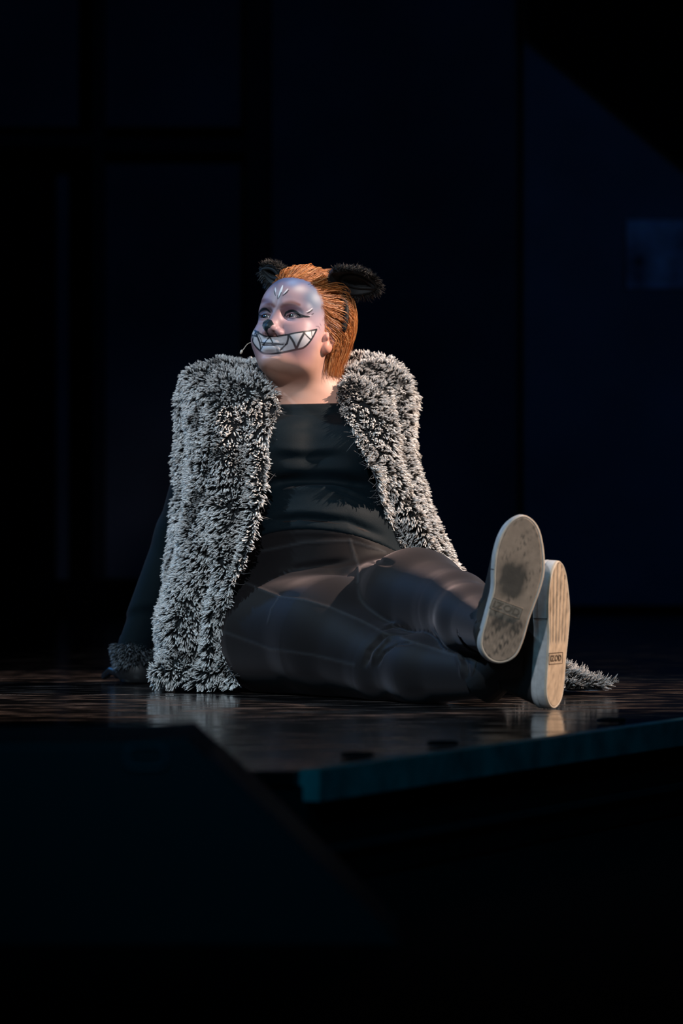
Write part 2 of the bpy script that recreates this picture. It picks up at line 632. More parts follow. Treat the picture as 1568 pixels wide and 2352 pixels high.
# ---- paint on the face (curves traced on the face surface)
up = V[:, 2] > 0.50
idx_face = np.where(up & (l[:, 1] > -0.03) & (np.linalg.norm(l - np.array([0, 0.02, -0.02]), axis=1) < 0.15))[0]
qf = Q[np.isin(Q, np.where(up)[0]).all(1)]
bface = bvh_of(V, qf)


def Zp(pts):            # coordinates read off an enlarged view of the face
    return [(540 + x * 0.15306, 640 + y * 0.15306) for x, y in pts]


skin_c = np.array([0.50, 0.29, 0.225])
col = np.tile(skin_c, (len(V), 1))
col *= (1 + 0.06 * nz(V, 30, 3))[:, None]
fv = V[idx_face]; fl = l[idx_face]; fcol = col[idx_face].copy(); fpx = to_px(fv); fpx[:, 0] = (fpx[:, 0] - 540) / 0.15306; fpx[:, 1] = (fpx[:, 1] - 640) / 0.15306


def mixc(c, m):
    global fcol
    m = np.clip(m, 0, 1)[:, None]
    fcol = fcol * (1 - m) + np.asarray(c)[None] * m


def blob(c, pt, rx, ry=None, s=1.0, pw=1.0):
    L = cast(bface, Zp([pt, (pt[0] + 1, pt[1])]))[0]
    lc = W2H(L[None])[0]
    ry = ry or rx
    dd = np.sqrt(((fl[:, 0] - lc[0]) / rx) ** 2 + ((fl[:, 2] - lc[2]) / ry) ** 2 + ((fl[:, 1] - lc[1]) / max(rx, ry) / 1.5) ** 2)
    mixc(c, s * np.exp(-dd ** 2 * pw))


def stroke(c, pts, w0, s=1.0, taper=0.0, soft=0.35, cat=True):
    """w0: half width in metres"""
    pts = np.array(pts, float)
    if cat and len(pts) > 2:
        pts = catmull(pts, len(pts) * 5)
    L = cast(bface, Zp(pts), step=2.0)
    d, t = dist_poly(fv, L, 0.012)
    ww = w0 * (1 - taper * np.abs(2 * t - 1) ** 2)
    ww = np.maximum(ww, 1e-5)
    mixc(c, s * (1 - smooth01(1 - soft, 1 + soft, d / ww)))


def inpoly(poly):
    poly = np.array(poly, float)
    x, y = fpx[:, 0], fpx[:, 1]
    ins = np.zeros(len(x), bool)
    j = len(poly) - 1
    for i in range(len(poly)):
        xi, yi = poly[i]; xj, yj = poly[j]
        c = ((yi > y) != (yj > y)) & (x < (xj - xi) * (y - yi) / (yj - yi + 1e-9) + xi)
        ins ^= c; j = i
    return ins & (fl[:, 1] > 0.0)


white = (0.48, 0.48, 0.52); black = (0.010, 0.014, 0.020)
# lavender white base over the face, fading at jaw and hairline
base = smooth01(-0.105, -0.070, fl[:, 2]) * smooth01(0.005, 0.05, fl[:, 1])
mixc((0.30, 0.205, 0.25), 0.82 * base)
mixc((0.36, 0.29, 0.35), 0.55 * np.exp(-((fl[:, 0]) / 0.035) ** 2 - ((fl[:, 2] - 0.035) / 0.03) ** 2))
# blue grey along the top of the forehead and the temple
mixc((0.065, 0.115, 0.25), 0.88 * smooth01(0.050, 0.080, fl[:, 2] + 0.006 * nz(fv, 25, 5)) * (fl[:, 1] > 0))
blob((0.17, 0.28, 0.50), (850, 60), 0.012, 0.010, 0.7)
blob((0.065, 0.13, 0.23), (1150, 260), 0.018, 0.030, 0.9)
blob((0.08, 0.15, 0.24), (1210, 400), 0.012, 0.024, 0.8)
blob((0.55, 0.55, 0.60), (960, 150), 0.013, 0.010, 0.55)  # forehead highlight painted into the skin colour
blob((0.52, 0.42, 0.52), (1290, 700), 0.012, 0.030, 0.5)  # pale edge highlight on the near cheek, painted in
# brows and eye shadow
stroke((0.16, 0.070, 0.060), [(690, 425), (760, 385), (850, 368), (960, 392)], 0.0052, 0.95, 0.5, 0.9)
stroke((0.15, 0.065, 0.065), [(365, 350), (430, 332), (520, 360), (585, 415)], 0.0050, 0.95, 0.4, 0.9)
blob((0.20, 0.095, 0.095), (715, 490), 0.009, 0.011, 0.8)
blob((0.17, 0.095, 0.14), (850, 462), 0.019, 0.008, 0.85)
blob((0.055, 0.045, 0.075), (440, 505), 0.017, 0.012, 0.95)
blob((0.06, 0.09, 0.18), (360, 565), 0.011, 0.009, 0.9)
blob((0.36, 0.30, 0.40), (830, 612), 0.017, 0.005, 0.6)
blob((0.36, 0.36, 0.45), (1010, 520), 0.010, 0.006, 0.5)
# eye liner
for _ in range(2):
    stroke(black, [(742, 562), (765, 515), (830, 486), (900, 497), (960, 540), (1040, 568), (1112, 573)], 0.0029, 1.0, 0.6)
stroke(black, [(900, 585), (960, 578), (1040, 575)], 0.0022, 1.0, 0.8)
stroke((0.05, 0.05, 0.07), [(760, 580), (830, 598), (910, 590)], 0.0010, 0.8, 0.4, 0.6)
stroke(black, [(350, 545), (365, 500), (410, 462), (470, 458), (525, 505)], 0.0030, 1.0, 0.5)
stroke((0.05, 0.05, 0.08), [(360, 560), (420, 585), (500, 570)], 0.0020, 0.8, 0.4, 0.6)
stroke(black, [(1075, 522), (1120, 500), (1166, 463)], 0.0011, 1.0, 0.5)
stroke((0.7, 0.72, 0.78), [(1060, 500), (1110, 480), (1160, 440)], 0.0009, 0.8, 0.6)
stroke((0.06, 0.05, 0.07), [(1145, 541), (1178, 520)], 0.0011, 0.9, 0.3)
stroke((0.7, 0.72, 0.78), [(1100, 556), (1150, 545)], 0.0008, 0.6, 0.6)
# forehead marks
stroke((0.80, 0.84, 0.90), [(712, 100), (685, 180), (648, 280)], 0.0024, 1.0, 0.75)
stroke(black, [(692, 205), (665, 265), (640, 305)], 0.0010, 1.0, 0.3)
stroke(black, [(638, 250), (636, 305)], 0.0009, 0.9, 0.3)
stroke(black, [(583, 180), (592, 220), (606, 258)], 0.0012, 1.0, 0.5)
stroke((0.75, 0.78, 0.84), [(600, 135), (606, 200)], 0.0013, 0.9, 0.5)
stroke(black, [(804, 172), (760, 218), (714, 256)], 0.0013, 1.0, 0.5)
stroke((0.78, 0.8, 0.86), [(790, 150), (755, 195), (725, 225)], 0.0013, 0.9, 0.5)
# painted grin
top_l = [(225, 690), (262, 752), (310, 792), (370, 826), (440, 858), (520, 870), (640, 862), (720, 850), (800, 838), (900, 815), (1000, 800), (1100, 785), (1222, 765)]
bot_l = [(222, 700), (238, 800), (252, 870), (265, 950), (310, 1022), (370, 1080), (420, 1118), (520, 1130), (650, 1118), (800, 1090), (900, 1066), (980, 1052), (1040, 1026), (1110, 958), (1170, 868), (1222, 766)]
pin = inpoly(top_l + bot_l[::-1])
mixc(white, pin * 1.0)
fgrey = pin & (fpx[:, 0] > 390) & (fpx[:, 0] < 800) & (fpx[:, 1] > 1000) & (fpx[:, 1] < 1110)
mixc((0.42, 0.42, 0.46), fgrey * 0.45)
for pts, wd in (([(296, 808), (270, 900), (262, 955)], 0.0015), ([(305, 815), (345, 900), (372, 980), (380, 1060)], 0.0020),
                ([(520, 875), (455, 945), (385, 1060)], 0.0019), ([(385, 955), (470, 966), (560, 970), (640, 977), (700, 992), (770, 982)], 0.0010),
                ([(525, 890), (560, 955)], 0.0014), ([(795, 845), (793, 905), (775, 975)], 0.0020), ([(775, 975), (740, 1010), (680, 1070)], 0.0016),
                ([(810, 855), (870, 945), (915, 1055)], 0.0022), ([(1035, 815), (970, 935), (918, 1055)], 0.0024),
                ([(1035, 815), (1085, 870), (1132, 915)], 0.0016), ([(1145, 790), (1152, 865)], 0.0012), ([(345, 830), (380, 900), (400, 955)], 0.0007)):
    stroke(black, pts, wd, 0.97)
stroke((0.16, 0.17, 0.20), [(560, 985), (620, 1025), (640, 1095)], 0.0026, 0.8)
stroke(black, top_l[1:], 0.0017, 1.0); stroke(black, bot_l[1:], 0.0021, 1.0)
stroke((0.16, 0.10, 0.14), [(1208, 714), (1250, 720), (1276, 772)], 0.0009, 0.8, 0.5)
stroke((0.16, 0.10, 0.14), [(1268, 668), (1292, 712)], 0.0008, 0.7, 0.5)
# black painted nose tip and strip below, with the far nostril's shadow painted in
nose = inpoly([(405, 700), (415, 660), (440, 630), (490, 605), (545, 622), (585, 688), (550, 702), (525, 735), (492, 752), (484, 790), (496, 830), (518, 866), (492, 850), (458, 800), (418, 745)])
mixc((0.008, 0.014, 0.018), nose * 1.0)
blob((0.55, 0.24, 0.19), (590, 830), 0.006, 0.004, 0.6)
blob((0.05, 0.015, 0.012), (572, 785), 0.0050, 0.0028, 1.0, 1.6)  # nostril hollow darkened in the skin colour
blob((0.55, 0.27, 0.26), (1000, 1180), 0.025, 0.016, 0.4)
blob((0.60, 0.44, 0.50), (420, 1180), 0.02, 0.012, 0.5)
col[idx_face] = fcol
# warm ear and scalp colour under the hair
em = (np.abs(l[:, 0]) > 0.066) & (l[:, 2] < 0.01) & (l[:, 2] > -0.055) & (l[:, 1] < 0.012) & (l[:, 1] > -0.035)
col[em] = col[em] * 0.5 + np.array([0.62, 0.24, 0.17]) * 0.5
hl = np.interp(l[:, 2], [-0.09, -0.045, -0.03, -0.015, 0.03, 0.06, 0.083, 0.10], [-0.05, -0.035, -0.02, 0.004, 0.030, 0.040, 0.050, 0.09])
sc_ = smooth01(0.008, -0.008, l[:, 1] - hl + 0.004 * nz(V, 60, 77)) * (l[:, 2] > -0.085) * (np.linalg.norm(l, axis=1) < 0.14)
sc_ = sc_ * (1 - em)
col = col * (1 - sc_[:, None]) + np.array([0.11, 0.035, 0.012]) * sc_[:, None]
me = mesh_np('body', V, Q, ngons)
add_col(me, col)
body = obj('body', me, M['skin']); keep_world(body, person)
tag(body, 'pale skin with white and blue face paint and a painted toothy grin')


# ---- eyes
def uvsphere(c, r, axis, nu=28, nv=20):
    axis = norm(np.asarray(axis, float)); ref = np.array([0, 0, 1.0]); a = norm(np.cross(axis, ref)); b = np.cross(axis, a)
    th = np.linspace(0, np.pi, nv); ph = np.arange(nu) / nu * 2 * np.pi
    T, Ph = np.meshgrid(th, ph, indexing='ij')
    Vv = np.asarray(c) + r * (np.cos(T)[..., None] * axis + (np.sin(T) * np.cos(Ph))[..., None] * a + (np.sin(T) * np.sin(Ph))[..., None] * b)
    i = np.arange(nv - 1)[:, None] * nu; k = np.arange(nu)[None]; k2 = (k + 1) % nu
    Qq = np.stack([i + k, i + nu + k, i + nu + k2, i + k2], -1).reshape(-1, 4)
    return Vv.reshape(-1, 3), Qq, np.repeat(th, nu)


gaze = norm(HR @ np.array([-0.42, 0.90, 0.0]))
for e in EYES:
    v_, q_, th = uvsphere(H2W(e), EYE_R * HS, gaze, 40, 40)
    cc = np.tile(np.array([0.17, 0.155, 0.17]), (len(v_), 1))
    cc[th < 0.58] = (0.045, 0.055, 0.06)
    cc[th < 0.27] = (0.003, 0.003, 0.003)
    m_ = mesh_np('eyeball', v_, q_); add_col(m_, cc)
    o = obj('eyeball', m_, M['eye']); keep_world(o, person)

# ------------------------------------------------------------------ top
hem_n = norm(np.array([0.10, 0.42, 1.0])); hem_p = P(742, 1222, 0.10)
neck_n = norm(np.array([-0.02, -0.04, 1.0])); neck_p = P(702, 927, 0.255)


def top_sdf(p):
    d = smin(upper_sdf(p), pelvis_sdf(p) + 0.002, 0.04)
    d = smin(d, neck_sdf(p), 0.05) - 0.0065
    opening = np.maximum(-((p - neck_p) @ neck_n), np.abs(p[:, 0] - neck_p[0] - 0.004) - 0.088)
    d = smax(d, -opening, 0.004)
    d = smax(d, -((p - hem_p) @ hem_n) * 1.0, 0.004)
    return smin(d, arms_sdf(p) - 0.0065, 0.02)


V, Q = polygonize(top_sdf, (-0.5, -0.05, 0.05), (0.35, 0.82, 0.70), 0.0075)
fr = V[Q].mean(1)
sel = (fr[:, 1] < 0.36) & (np.abs(fr[:, 0] + 0.05) < 0.2)
V = project(top_sdf, V, 2)
V, Q, ng = subdivide(V, Q, sel)
V = project(top_sdf, V, 1)
fr = V[Q].mean(1); sel2 = np.zeros(len(Q), bool)
NN = vnormals(V, Q); b_ = bvh_of(V, Q)
V = crease(V, NN, b_, [
    ([(610, 1048), (700, 1054), (800, 1044)], -0.0035, 0.010, 0.3), ([(612, 1030), (700, 1034), (790, 1028)], 0.003, 0.010, 0.3),
    ([(605, 1112), (680, 1103), (760, 1102), (860, 1118)], -0.010, 0.010, 0.15), ([(605, 1080), (700, 1076), (800, 1078), (850, 1090)], 0.006, 0.014, 0.2),
    ([(740, 1116), (800, 1132), (860, 1160)], -0.005, 0.007, 0.3), ([(610, 1132), (720, 1122), (800, 1130)], 0.005, 0.010, 0.3),
    ([(700, 1148), (790, 1145), (860, 1180)], -0.003, 0.007, 0.3), ([(595, 1200), (690, 1190), (800, 1198), (890, 1235)], -0.006, 0.008, 0.2),
    ([(600, 1180), (700, 1174), (800, 1180)], 0.004, 0.010, 0.3), ([(640, 985), (720, 980), (800, 990)], -0.002, 0.012, 0.3),
    ([(640, 938), (700, 938), (770, 936)], 0.0025, 0.006, 0.1), ([(640, 950), (700, 952), (770, 950)], -0.002, 0.005, 0.1),
])
me = mesh_np('long_sleeved_top', V, Q, ng)
o = obj('long_sleeved_top', me, M['top']); keep_world(o, person); tag(o, 'fitted black ribbed top with a straight neckline')

# ------------------------------------------------------------------ leggings
waist_p = P(742, 1195, 0.10)


def leg_sdf(p):
    d = smin(pelvis_sdf(p), legs_sdf(p), 0.03)
    d = smin(d, ell(p, P(742, 1225, 0.225), (0.138, 0.126, 0.125)), 0.04) - 0.0045
    d = smax(d, (p - waist_p) @ hem_n, 0.004)
    cR = (p - ankR) @ norm(ankR - calfR) - 0.0
    cL = (p - ankL) @ norm(ankL - calfL) - 0.0
    nearR = np.linalg.norm(p - ankR, axis=1) < 0.12
    nearL = np.linalg.norm(p - ankL, axis=1) < 0.12
    d = np.where(nearR & (np.linalg.norm(p - ankR, axis=1) < np.linalg.norm(p - ankL, axis=1)), np.maximum(d, cR), d)
    d = np.where(nearL & (np.linalg.norm(p - ankL, axis=1) <= np.linalg.norm(p - ankR, axis=1)), np.maximum(d, cL), d)
    return np.maximum(d, 0.0015 - p[:, 2])


V, Q = polygonize(leg_sdf, (-0.32, -0.70, -0.01), (0.42, 0.46, 0.40), 0.0075)
V = project(leg_sdf, V, 2)
fr = V[Q].mean(1)
fn = np.cross(V[Q[:, 2]] - V[Q[:, 0]], V[Q[:, 3]] - V[Q[:, 1]])
view = norm(CAM - fr)
sel = ((norm(fn) * view).sum(1) > -0.35)
V, Q, ng = subdivide(V, Q, sel)
fr = V[Q].mean(1)
V = project(leg_sdf, V, 1)
NN = vnormals(V, Q); b_ = bvh_of(V, Q)
seams = [[(555, 1335), (640, 1370), (700, 1378), (760, 1395), (830, 1425), (880, 1452), (940, 1472), (1000, 1490), (1060, 1512)],
         [(515, 1452), (620, 1490), (720, 1505), (815, 1528)], [(803, 1240), (817, 1285), (824, 1300), (822, 1338)],
         [(600, 1266), (700, 1246), (803, 1241), (885, 1268)], [(640, 1372), (622, 1400), (615, 1430)]]
col = np.tile(np.array([0.0085, 0.0078, 0.0088]), (len(V), 1))
V = crease(V, NN, b_, [
    ([(835, 1535), (848, 1495), (880, 1460), (945, 1456)], -0.007, 0.006, 0.15), ([(850, 1535), (864, 1498), (895, 1466), (940, 1462)], 0.005, 0.006, 0.2),
    ([(862, 1535), (880, 1500), (910, 1478), (960, 1475)], -0.005, 0.005, 0.2), ([(880, 1440), (915, 1432), (940, 1440)], 0.004, 0.006, 0.3),
    ([(870, 1450), (900, 1440), (930, 1445)], -0.003, 0.004, 0.3),
    ([(640, 1310), (700, 1303), (760, 1296), (810, 1287)], -0.005, 0.007, 0.25), ([(850, 1287), (880, 1291), (905, 1297)], -0.004, 0.006, 0.3),
    ([(1058, 1495), (1072, 1525), (1075, 1560)], -0.004, 0.005, 0.2), ([(1045, 1495), (1058, 1525), (1060, 1560)], 0.003, 0.005, 0.2),
    ([(590, 1232), (700, 1222), (800, 1226), (900, 1270)], 0.002, 0.006, 0.2)])
for s in seams:
    L = cast(b_, s)
    d, t = dist_poly(V, L, 0.01)
    k = np.exp(-(d / 0.0026) ** 2)
    V = V + NN * (0.0012 * k)[:, None]
    col += (np.array([0.014, 0.016, 0.018]) * k[:, None])
me = mesh_np('leggings', V, Q, ng)
add_col(me, col)
o = obj('leggings', me, M['leggings']); keep_world(o, person); tag(o, 'smooth black leggings with raised flat seams')


# ------------------------------------------------------------------ hair
def hair_target(q):
    """how far above the scalp the hair lies at a head-local point"""
    quiff = 0.020 * np.exp(-((q[:, 1] - 0.030) / 0.035) ** 2) * smooth01(0.055, 0.09, q[:, 2])
    over = 0.013 * np.exp(-((q[:, 1] + 0.012) / 0.022) ** 2) * smooth01(-0.040, -0.005, q[:, 2]) * (np.abs(q[:, 0]) > 0.04)
    return 0.008 + quiff + over + 0.016 * smooth01(0.02, -0.06, q[:, 1])


def head_grad(q, eps=0.001):
    g = np.zeros_like(q)
    for s_ in ((1, -1, -1), (-1, -1, 1), (-1, 1, -1), (1, 1, 1)):
        s_ = np.array(s_, float)
        g += s_[None] * head_local(q + s_ * eps, False)[:, None]
    return norm(g)


DOWN = norm(np.array([0, 0, -1.0]) @ HR)
NS = 7000
cand = norm(rng.normal(size=(60000, 3)) * np.array([1, 1.15, 1]))
rq = cand * np.array([0.09, 0.11, 0.11]) + np.array([0, -0.012, 0.02])
for _ in range(5):
    rq = rq - head_grad(rq) * head_local(rq, False)[:, None]
hlim = np.interp(rq[:, 2], [-0.085, -0.045, -0.03, -0.010, 0.03, 0.06, 0.083, 0.10], [-0.055, -0.040, -0.015, 0.010, 0.034, 0.044, 0.053, 0.09])
ok = (rq[:, 1] < hlim) & (rq[:, 2] > -0.075)
keepw = np.where(rq[:, 0] > -0.03, 1.0, 0.45)
ok &= rng.uniform(size=len(rq)) < keepw
rq = rq[ok][:NS]
n_s = len(rq)
STEPS = 30
step = 0.0080
paths = np.zeros((n_s, STEPS, 3))
p_ = rq.copy()
jit = rng.normal(size=(n_s, 3)) * np.array([0.10, 0.12, 0.12])
side_root = smooth01(0.06, 0.0, rq[:, 2])
lift = rng.uniform(0.25, 1.35, n_s)
for k in range(STEPS):
    paths[:, k] = p_
    g = head_grad(p_); d = head_local(p_, False)
    down = smooth01(0.0, -0.07, p_[:, 1]) * 1.6 + side_root * 0.75 + smooth01(0.0, -0.05, p_[:, 2]) * 3
    back = np.clip(1.2 - smooth01(-0.04, -0.10, p_[:, 1]) * 1.2 - smooth01(-0.02, -0.06, p_[:, 2]) * 1.1, 0.0, 2)
    v_ = np.stack([np.zeros(n_s), -back, np.zeros(n_s)], 1) + DOWN[None] * down[:, None] + jit
    v_[:, 0] += np.sin(k * 0.45 + rq[:, 0] * 90 + rq[:, 2] * 70) * 0.20
    v_[:, 2] += np.sin(k * 0.50 + rq[:, 0] * 60 + rq[:, 1] * 80) * 0.16
    v_[:, 0] -= smooth01(-0.03, -0.09, p_[:, 2]) * np.sign(p_[:, 0]) * 0.25
    v_ -= g * np.minimum((v_ * g).sum(1), 0)[:, None] * (d < 0.02)[:, None]
    v_ = norm(v_)
    p_ = p_ + v_ * step
    g = head_grad(p_); d = head_local(p_, False)
    tgt = hair_target(p_) * lift * min(1, k / 3.0)
    p_ = p_ + g * (np.clip(tgt - d, -0.0035, 0.0045))[:, None] * np.where(p_[:, 2] > -0.06, 1.0, 0.3)[:, None]
lens_ = rng.integers(20, STEPS + 1, n_s)
zz = np.where(paths[:, :, 2] < np.where(paths[:, :, 0] < -0.02, -0.02, -0.086), 1, 0)
first = np.where(zz.any(1), zz.argmax(1), STEPS)
lens_ = np.clip(np.minimum(lens_, first + rng.integers(0, 3, n_s)), 4, STEPS)
HV, HQ, HCo = [], [], []
sides = 3
for n in np.unique(lens_):
    ids = np.where(lens_ == n)[0]
    pw = H2W(paths[ids, :n].reshape(-1, 3)).reshape(len(ids), n, 3)
    pick = np.unique(np.concatenate([np.arange(0, n, 2), [n - 1]])); pw = pw[:, pick]; n = len(pick)
    # ends stop a little below the ears
    ax = norm(np.gradient(pw, axis=1))
    ref = norm(rng.normal(size=(len(ids), 1, 3)))
    b1 = norm(np.cross(ax, np.broadcast_to(ref, ax.shape))); b2 = np.cross(ax, b1)
    t = np.linspace(0, 1, n)
    r0 = rng.uniform(0.0003, 0.00062, len(ids))
    rr = r0[:, None] * (np.minimum(1, 0.4 + t * 4) * (1 - 0.85 * t ** 3))[None]
    a = np.arange(sides) / sides * 2 * np.pi
    vv = pw[:, :, None] + rr[:, :, None, None] * (np.cos(a)[None, None, :, None] * b1[:, :, None] + np.sin(a)[None, None, :, None] * b2[:, :, None])
    base = sum(len(x) for x in HV) + (np.arange(len(ids)) * n * sides)[:, None, None]
    j = (np.arange(n - 1) * sides)[None, :, None]; kk = np.arange(sides)[None, None]; k2 = (kk + 1) % sides
    HQ.append(np.stack([base + j + kk, base + j + k2, base + j + sides + k2, base + j + sides + kk], -1).reshape(-1, 4))
    HV.append(vv.reshape(-1, 3))
    cA = np.array([0.56, 0.19, 0.045]); cB = np.array([0.24, 0.065, 0.014]); cC = np.array([0.70, 0.38, 0.17])
    m1 = rng.uniform(0, 1, len(ids))[:, None]; m2 = (rng.uniform(0, 1, len(ids)) ** 4)[:, None]
    cl = cA * m1 + cB * (1 - m1); cl = cl * (1 - m2) + cC * m2
    HCo.append(np.repeat(cl, n * sides, 0))
me = mesh_np('hair', np.concatenate(HV), np.concatenate(HQ)); add_col(me, np.concatenate(HCo))
hair = obj('hair', me, M['hair']); keep_world(hair, person)
tag(hair, 'short copper red hair swept back behind the ear', kind='stuff')

# ------------------------------------------------------------------ cat ears on a headband
ang = np.linspace(math.radians(-14), math.radians(194), 48)
bp_ = np.stack([0.096 * np.cos(ang), np.full(48, -0.012) - 0.012 * np.cos(ang * 0), 0.024 + 0.098 * np.sin(ang)], 1)
v_, q_, g_ = tube(H2W(bp_), 0.0065, 8)
o = obj('headband', mesh_np('headband', v_, q_, g_), M['velvet']); keep_world(o, person); tag(o, 'thin black headband carrying the cat ears')


def cat_ear(base, tip, nrm, width, depth, seed):
    base, tip = np.array(base), np.array(tip)
    a = tip - base; Ln = np.linalg.norm(a); a = a / Ln
    n = norm(nrm - a * (nrm @ a)); b = np.cross(n, a)
    ns, nt_ = 26, 25
    s_ = np.linspace(0, 1, ns); t_ = np.linspace(-1, 1, nt_)
    wd = width * (0.55 + 0.45 * np.sin(np.pi * np.clip(s_ * 0.9 + 0.1, 0, 1))) * np.sqrt(np.clip(1 - np.clip((s_ - 0.55) / 0.45, 0, 1) ** 2.4, 0, 1)) + 0.002
    S, T = np.meshgrid(s_, t_, indexing='ij'); Wd = wd[:, None]
    outer = base + a * (S * Ln)[..., None] + b * (T * Wd)[..., None] - n * (depth * (1 - T ** 2) * np.sin(np.pi * np.clip(S, 0.12, 1)) ** 0.7)[..., None]
    i = np.arange(ns - 1)[:, None] * nt_; k = np.arange(nt_ - 1)[None]
    q = np.stack([i + k, i + k + 1, i + nt_ + k + 1, i + nt_ + k], -1).reshape(-1, 4)
    me = mesh_np('ear_shell', outer.reshape(-1, 3), q)
    sh = obj('cat_ear', me, M['velvet']); keep_world(sh, person); tag(sh, 'fluffy black costume cat ear with a smooth inner fold')
    so = sh.modifiers.new('thick', 'SOLIDIFY'); so.thickness = 0.010; so.offset = 0
    # soft rolled rim of the inner ear
    ph = np.linspace(0, 2 * np.pi, 60)
    si = 0.60 + 0.33 * np.cos(ph); ti = 0.42 * np.sin(ph) - 0.05
    wi = np.interp(si, s_, wd)
    rim = base + a * (si * Ln)[:, None] + b * (ti * wi)[:, None] - n * (depth * (1 - ti ** 2) * np.sin(np.pi * np.clip(si, 0.12, 1)) ** 0.7 - 0.008)[:, None]
    v_, q_, g_ = tube(rim, 0.0038, 8, cap=False)
    r_ = obj('inner_ear_rim', mesh_np('inner_ear_rim', v_, q_), M['velvet']); keep_world(r_, sh)
    # fur on the back and round the edge
    m = 2600
    si = rng.uniform(0.0, 1, m); ti = np.where(rng.uniform(size=m) < 0.5, rng.uniform(-1, 1, m), np.sign(rng.normal(size=m)) * rng.uniform(0.72, 1.0, m))
    wi = np.interp(si, s_, wd)
    dp = depth * (1 - ti ** 2) * np.sin(np.pi * np.clip(si, 0.12, 1)) ** 0.7
    root = base + a * (si * Ln)[:, None] + b * (ti * wi)[:, None] - n * dp[:, None]
    edge = smooth01(0.6, 0.95, np.abs(ti)) + smooth01(0.85, 1, si)
    front = (rng.uniform(size=m) < 0.5)
    d = b * (ti * 0.9)[:, None] + a * (0.25 + smooth01(0.6, 1.0, si) * 0.9)[:, None] + n * np.where(front & (edge > 0.5), 0.5, -0.8)[:, None] + rng.normal(size=(m, 3)) * 0.28
    d = norm(d)
    ln = rng.uniform(0.008, 0.017, m)
    V_, Q_, t, li = tufts(root, d, ln, np.full(m, 0.0008), rng.normal(size=(m, 3)) * 0.15 + np.array([0, 0, -0.2]), prof=(1, 1, 0.8, 0.1), sides=3)
    tip_c = np.where(rng.uniform(size=m) < 0.08, 0.12, 0.004)  # lit tips painted into a few of the black locks
    c_ = (0.004 + tip_c[li] * t ** 2)[:, None] * np.array([1.0, 0.95, 0.95])
    me = mesh_np('ear_fur', V_, Q_); add_col(me, c_)
    f_ = obj('ear_fur', me, M['blackfur']); keep_world(f_, sh); f_['kind'] = 'stuff'
    return sh


cat_ear(P(757, 640, 0.245), P(866, 662, 0.275), np.array([0.10, -0.74, -0.66]), 0.029, 0.022, 1)
cat_ear(P(650, 645, 0.345), P(604, 618, 0.40), np.array([-0.75, -0.62, -0.1]), 0.019, 0.012, 2)

# ------------------------------------------------------------------ headset microphone
mic = empty('headset_microphone', P(577, 782, 0.16)); keep_world(mic, person)
mp = catmull([H2W((-0.0740, -0.01, -0.020)), H2W((-0.0760, 0.010, -0.032)), P(572, 788, 0.225), P(560, 801, 0.22), P(554, 809, 0.215)], 24)
v_, q_, g_ = tube(mp, 0.0008, 6)
o = obj('boom', mesh_np('boom', v_, q_, g_), M['mic']); keep_world(o, mic)
mp = np.array([P(556.5, 804, 0.2165), P(555, 806.5, 0.216), P(553.5, 810, 0.215), P(552, 813, 0.215)])
v_, q_, g_ = tube(mp, [0.0016, 0.0028, 0.0026, 0.0014], 8)
o = obj('capsule', mesh_np('capsule', v_, q_, g_), M['mic']); keep_world(o, mic)
tag(mic, 'thin beige headset microphone')

# ------------------------------------------------------------------ fur vest
CG = [
 [(628,905,.235),(612,878,.26),(600,852,.30),(605,838,.36),(640,828,.43),(700,832,.45),(752,832,.43),(782,845,.36),(772,872,.30),(772,905,.25)],
 [(634,945,.195),(592,900,.225),(540,856,.29),(490,838,.36),(530,848,.45),(690,850,.50),(850,842,.45),(885,830,.36),(832,868,.275),(797,950,.180)],
 [(614,1000,.165),(560,955,.185),(482,900,.24),(424,878,.36),(440,905,.47),(690,930,.54),(925,900,.47),(930,878,.36),(902,920,.235),(833,1010,.130)],
 [(606,1070,.145),(552,1050,.155),(482,1030,.19),(437,1010,.34),(440,1040,.49),(690,1050,.57),(930,1040,.49),(936,1015,.34),(920,1050,.195),(858,1088,.115)],
 [(598,1165,.125),(543,1155,.145),(470,1160,.19),(424,1160,.34),(425,1170,.50),(690,1170,.59),(945,1180,.50),(966,1150,.34),(950,1165,.205),(884,1175,.165)],
 [(563,1285,.115),(520,1285,.135),(455,1285,.17),(400,1285,.33),(412,1290,.51),(690,1290,.61),(985,1290,.50),(1026,1270,.34),(995,1258,.23),(926,1262,.205)],
 [(517,1390,.125),(488,1395,.135),(432,1400,.165),(376,1400,.32),(420,1400,.52),(690,1410,.63),(1010,1400,.52),(1080,1372,.36),(1055,1345,.28),(985,1325,.20)],
 [(507,1490,.15),(478,1495,.150),(425,1500,.17),(366,1500,.31),(430,1500,.53),(690,1500,.65),(1080,1500,.52),(1265,1532,.22),(1235,1520,.10),(1190,1545,.08)],
 [(553,1586,.12),(470,1578,.165),(400,1572,.19),(370,1568,.30),(440,1560,.55),(690,1555,.68),(1180,1565,.45),(1385,1582,.13),(1378,1588,.07),(1300,1592,.055)],
]
ctl = np.array([[P(*c) for c in row] for row in CG])
NV_, NU_ = 110, 150
g1 = catmull(ctl, NV_)                                    # along the length
grid = np.swapaxes(catmull(np.swapaxes(g1, 0, 1), NU_), 0, 1)   # around
VV, UU = np.meshgrid(np.linspace(0, 1, NV_), np.linspace(0, 1, NU_), indexing='ij')


def gridquads(nv, nu):
    i = np.arange(nv - 1)[:, None] * nu; k = np.arange(nu - 1)[None]
    return np.stack([i + k, i + k + 1, i + nu + k + 1, i + nu + k], -1).reshape(-1, 4)


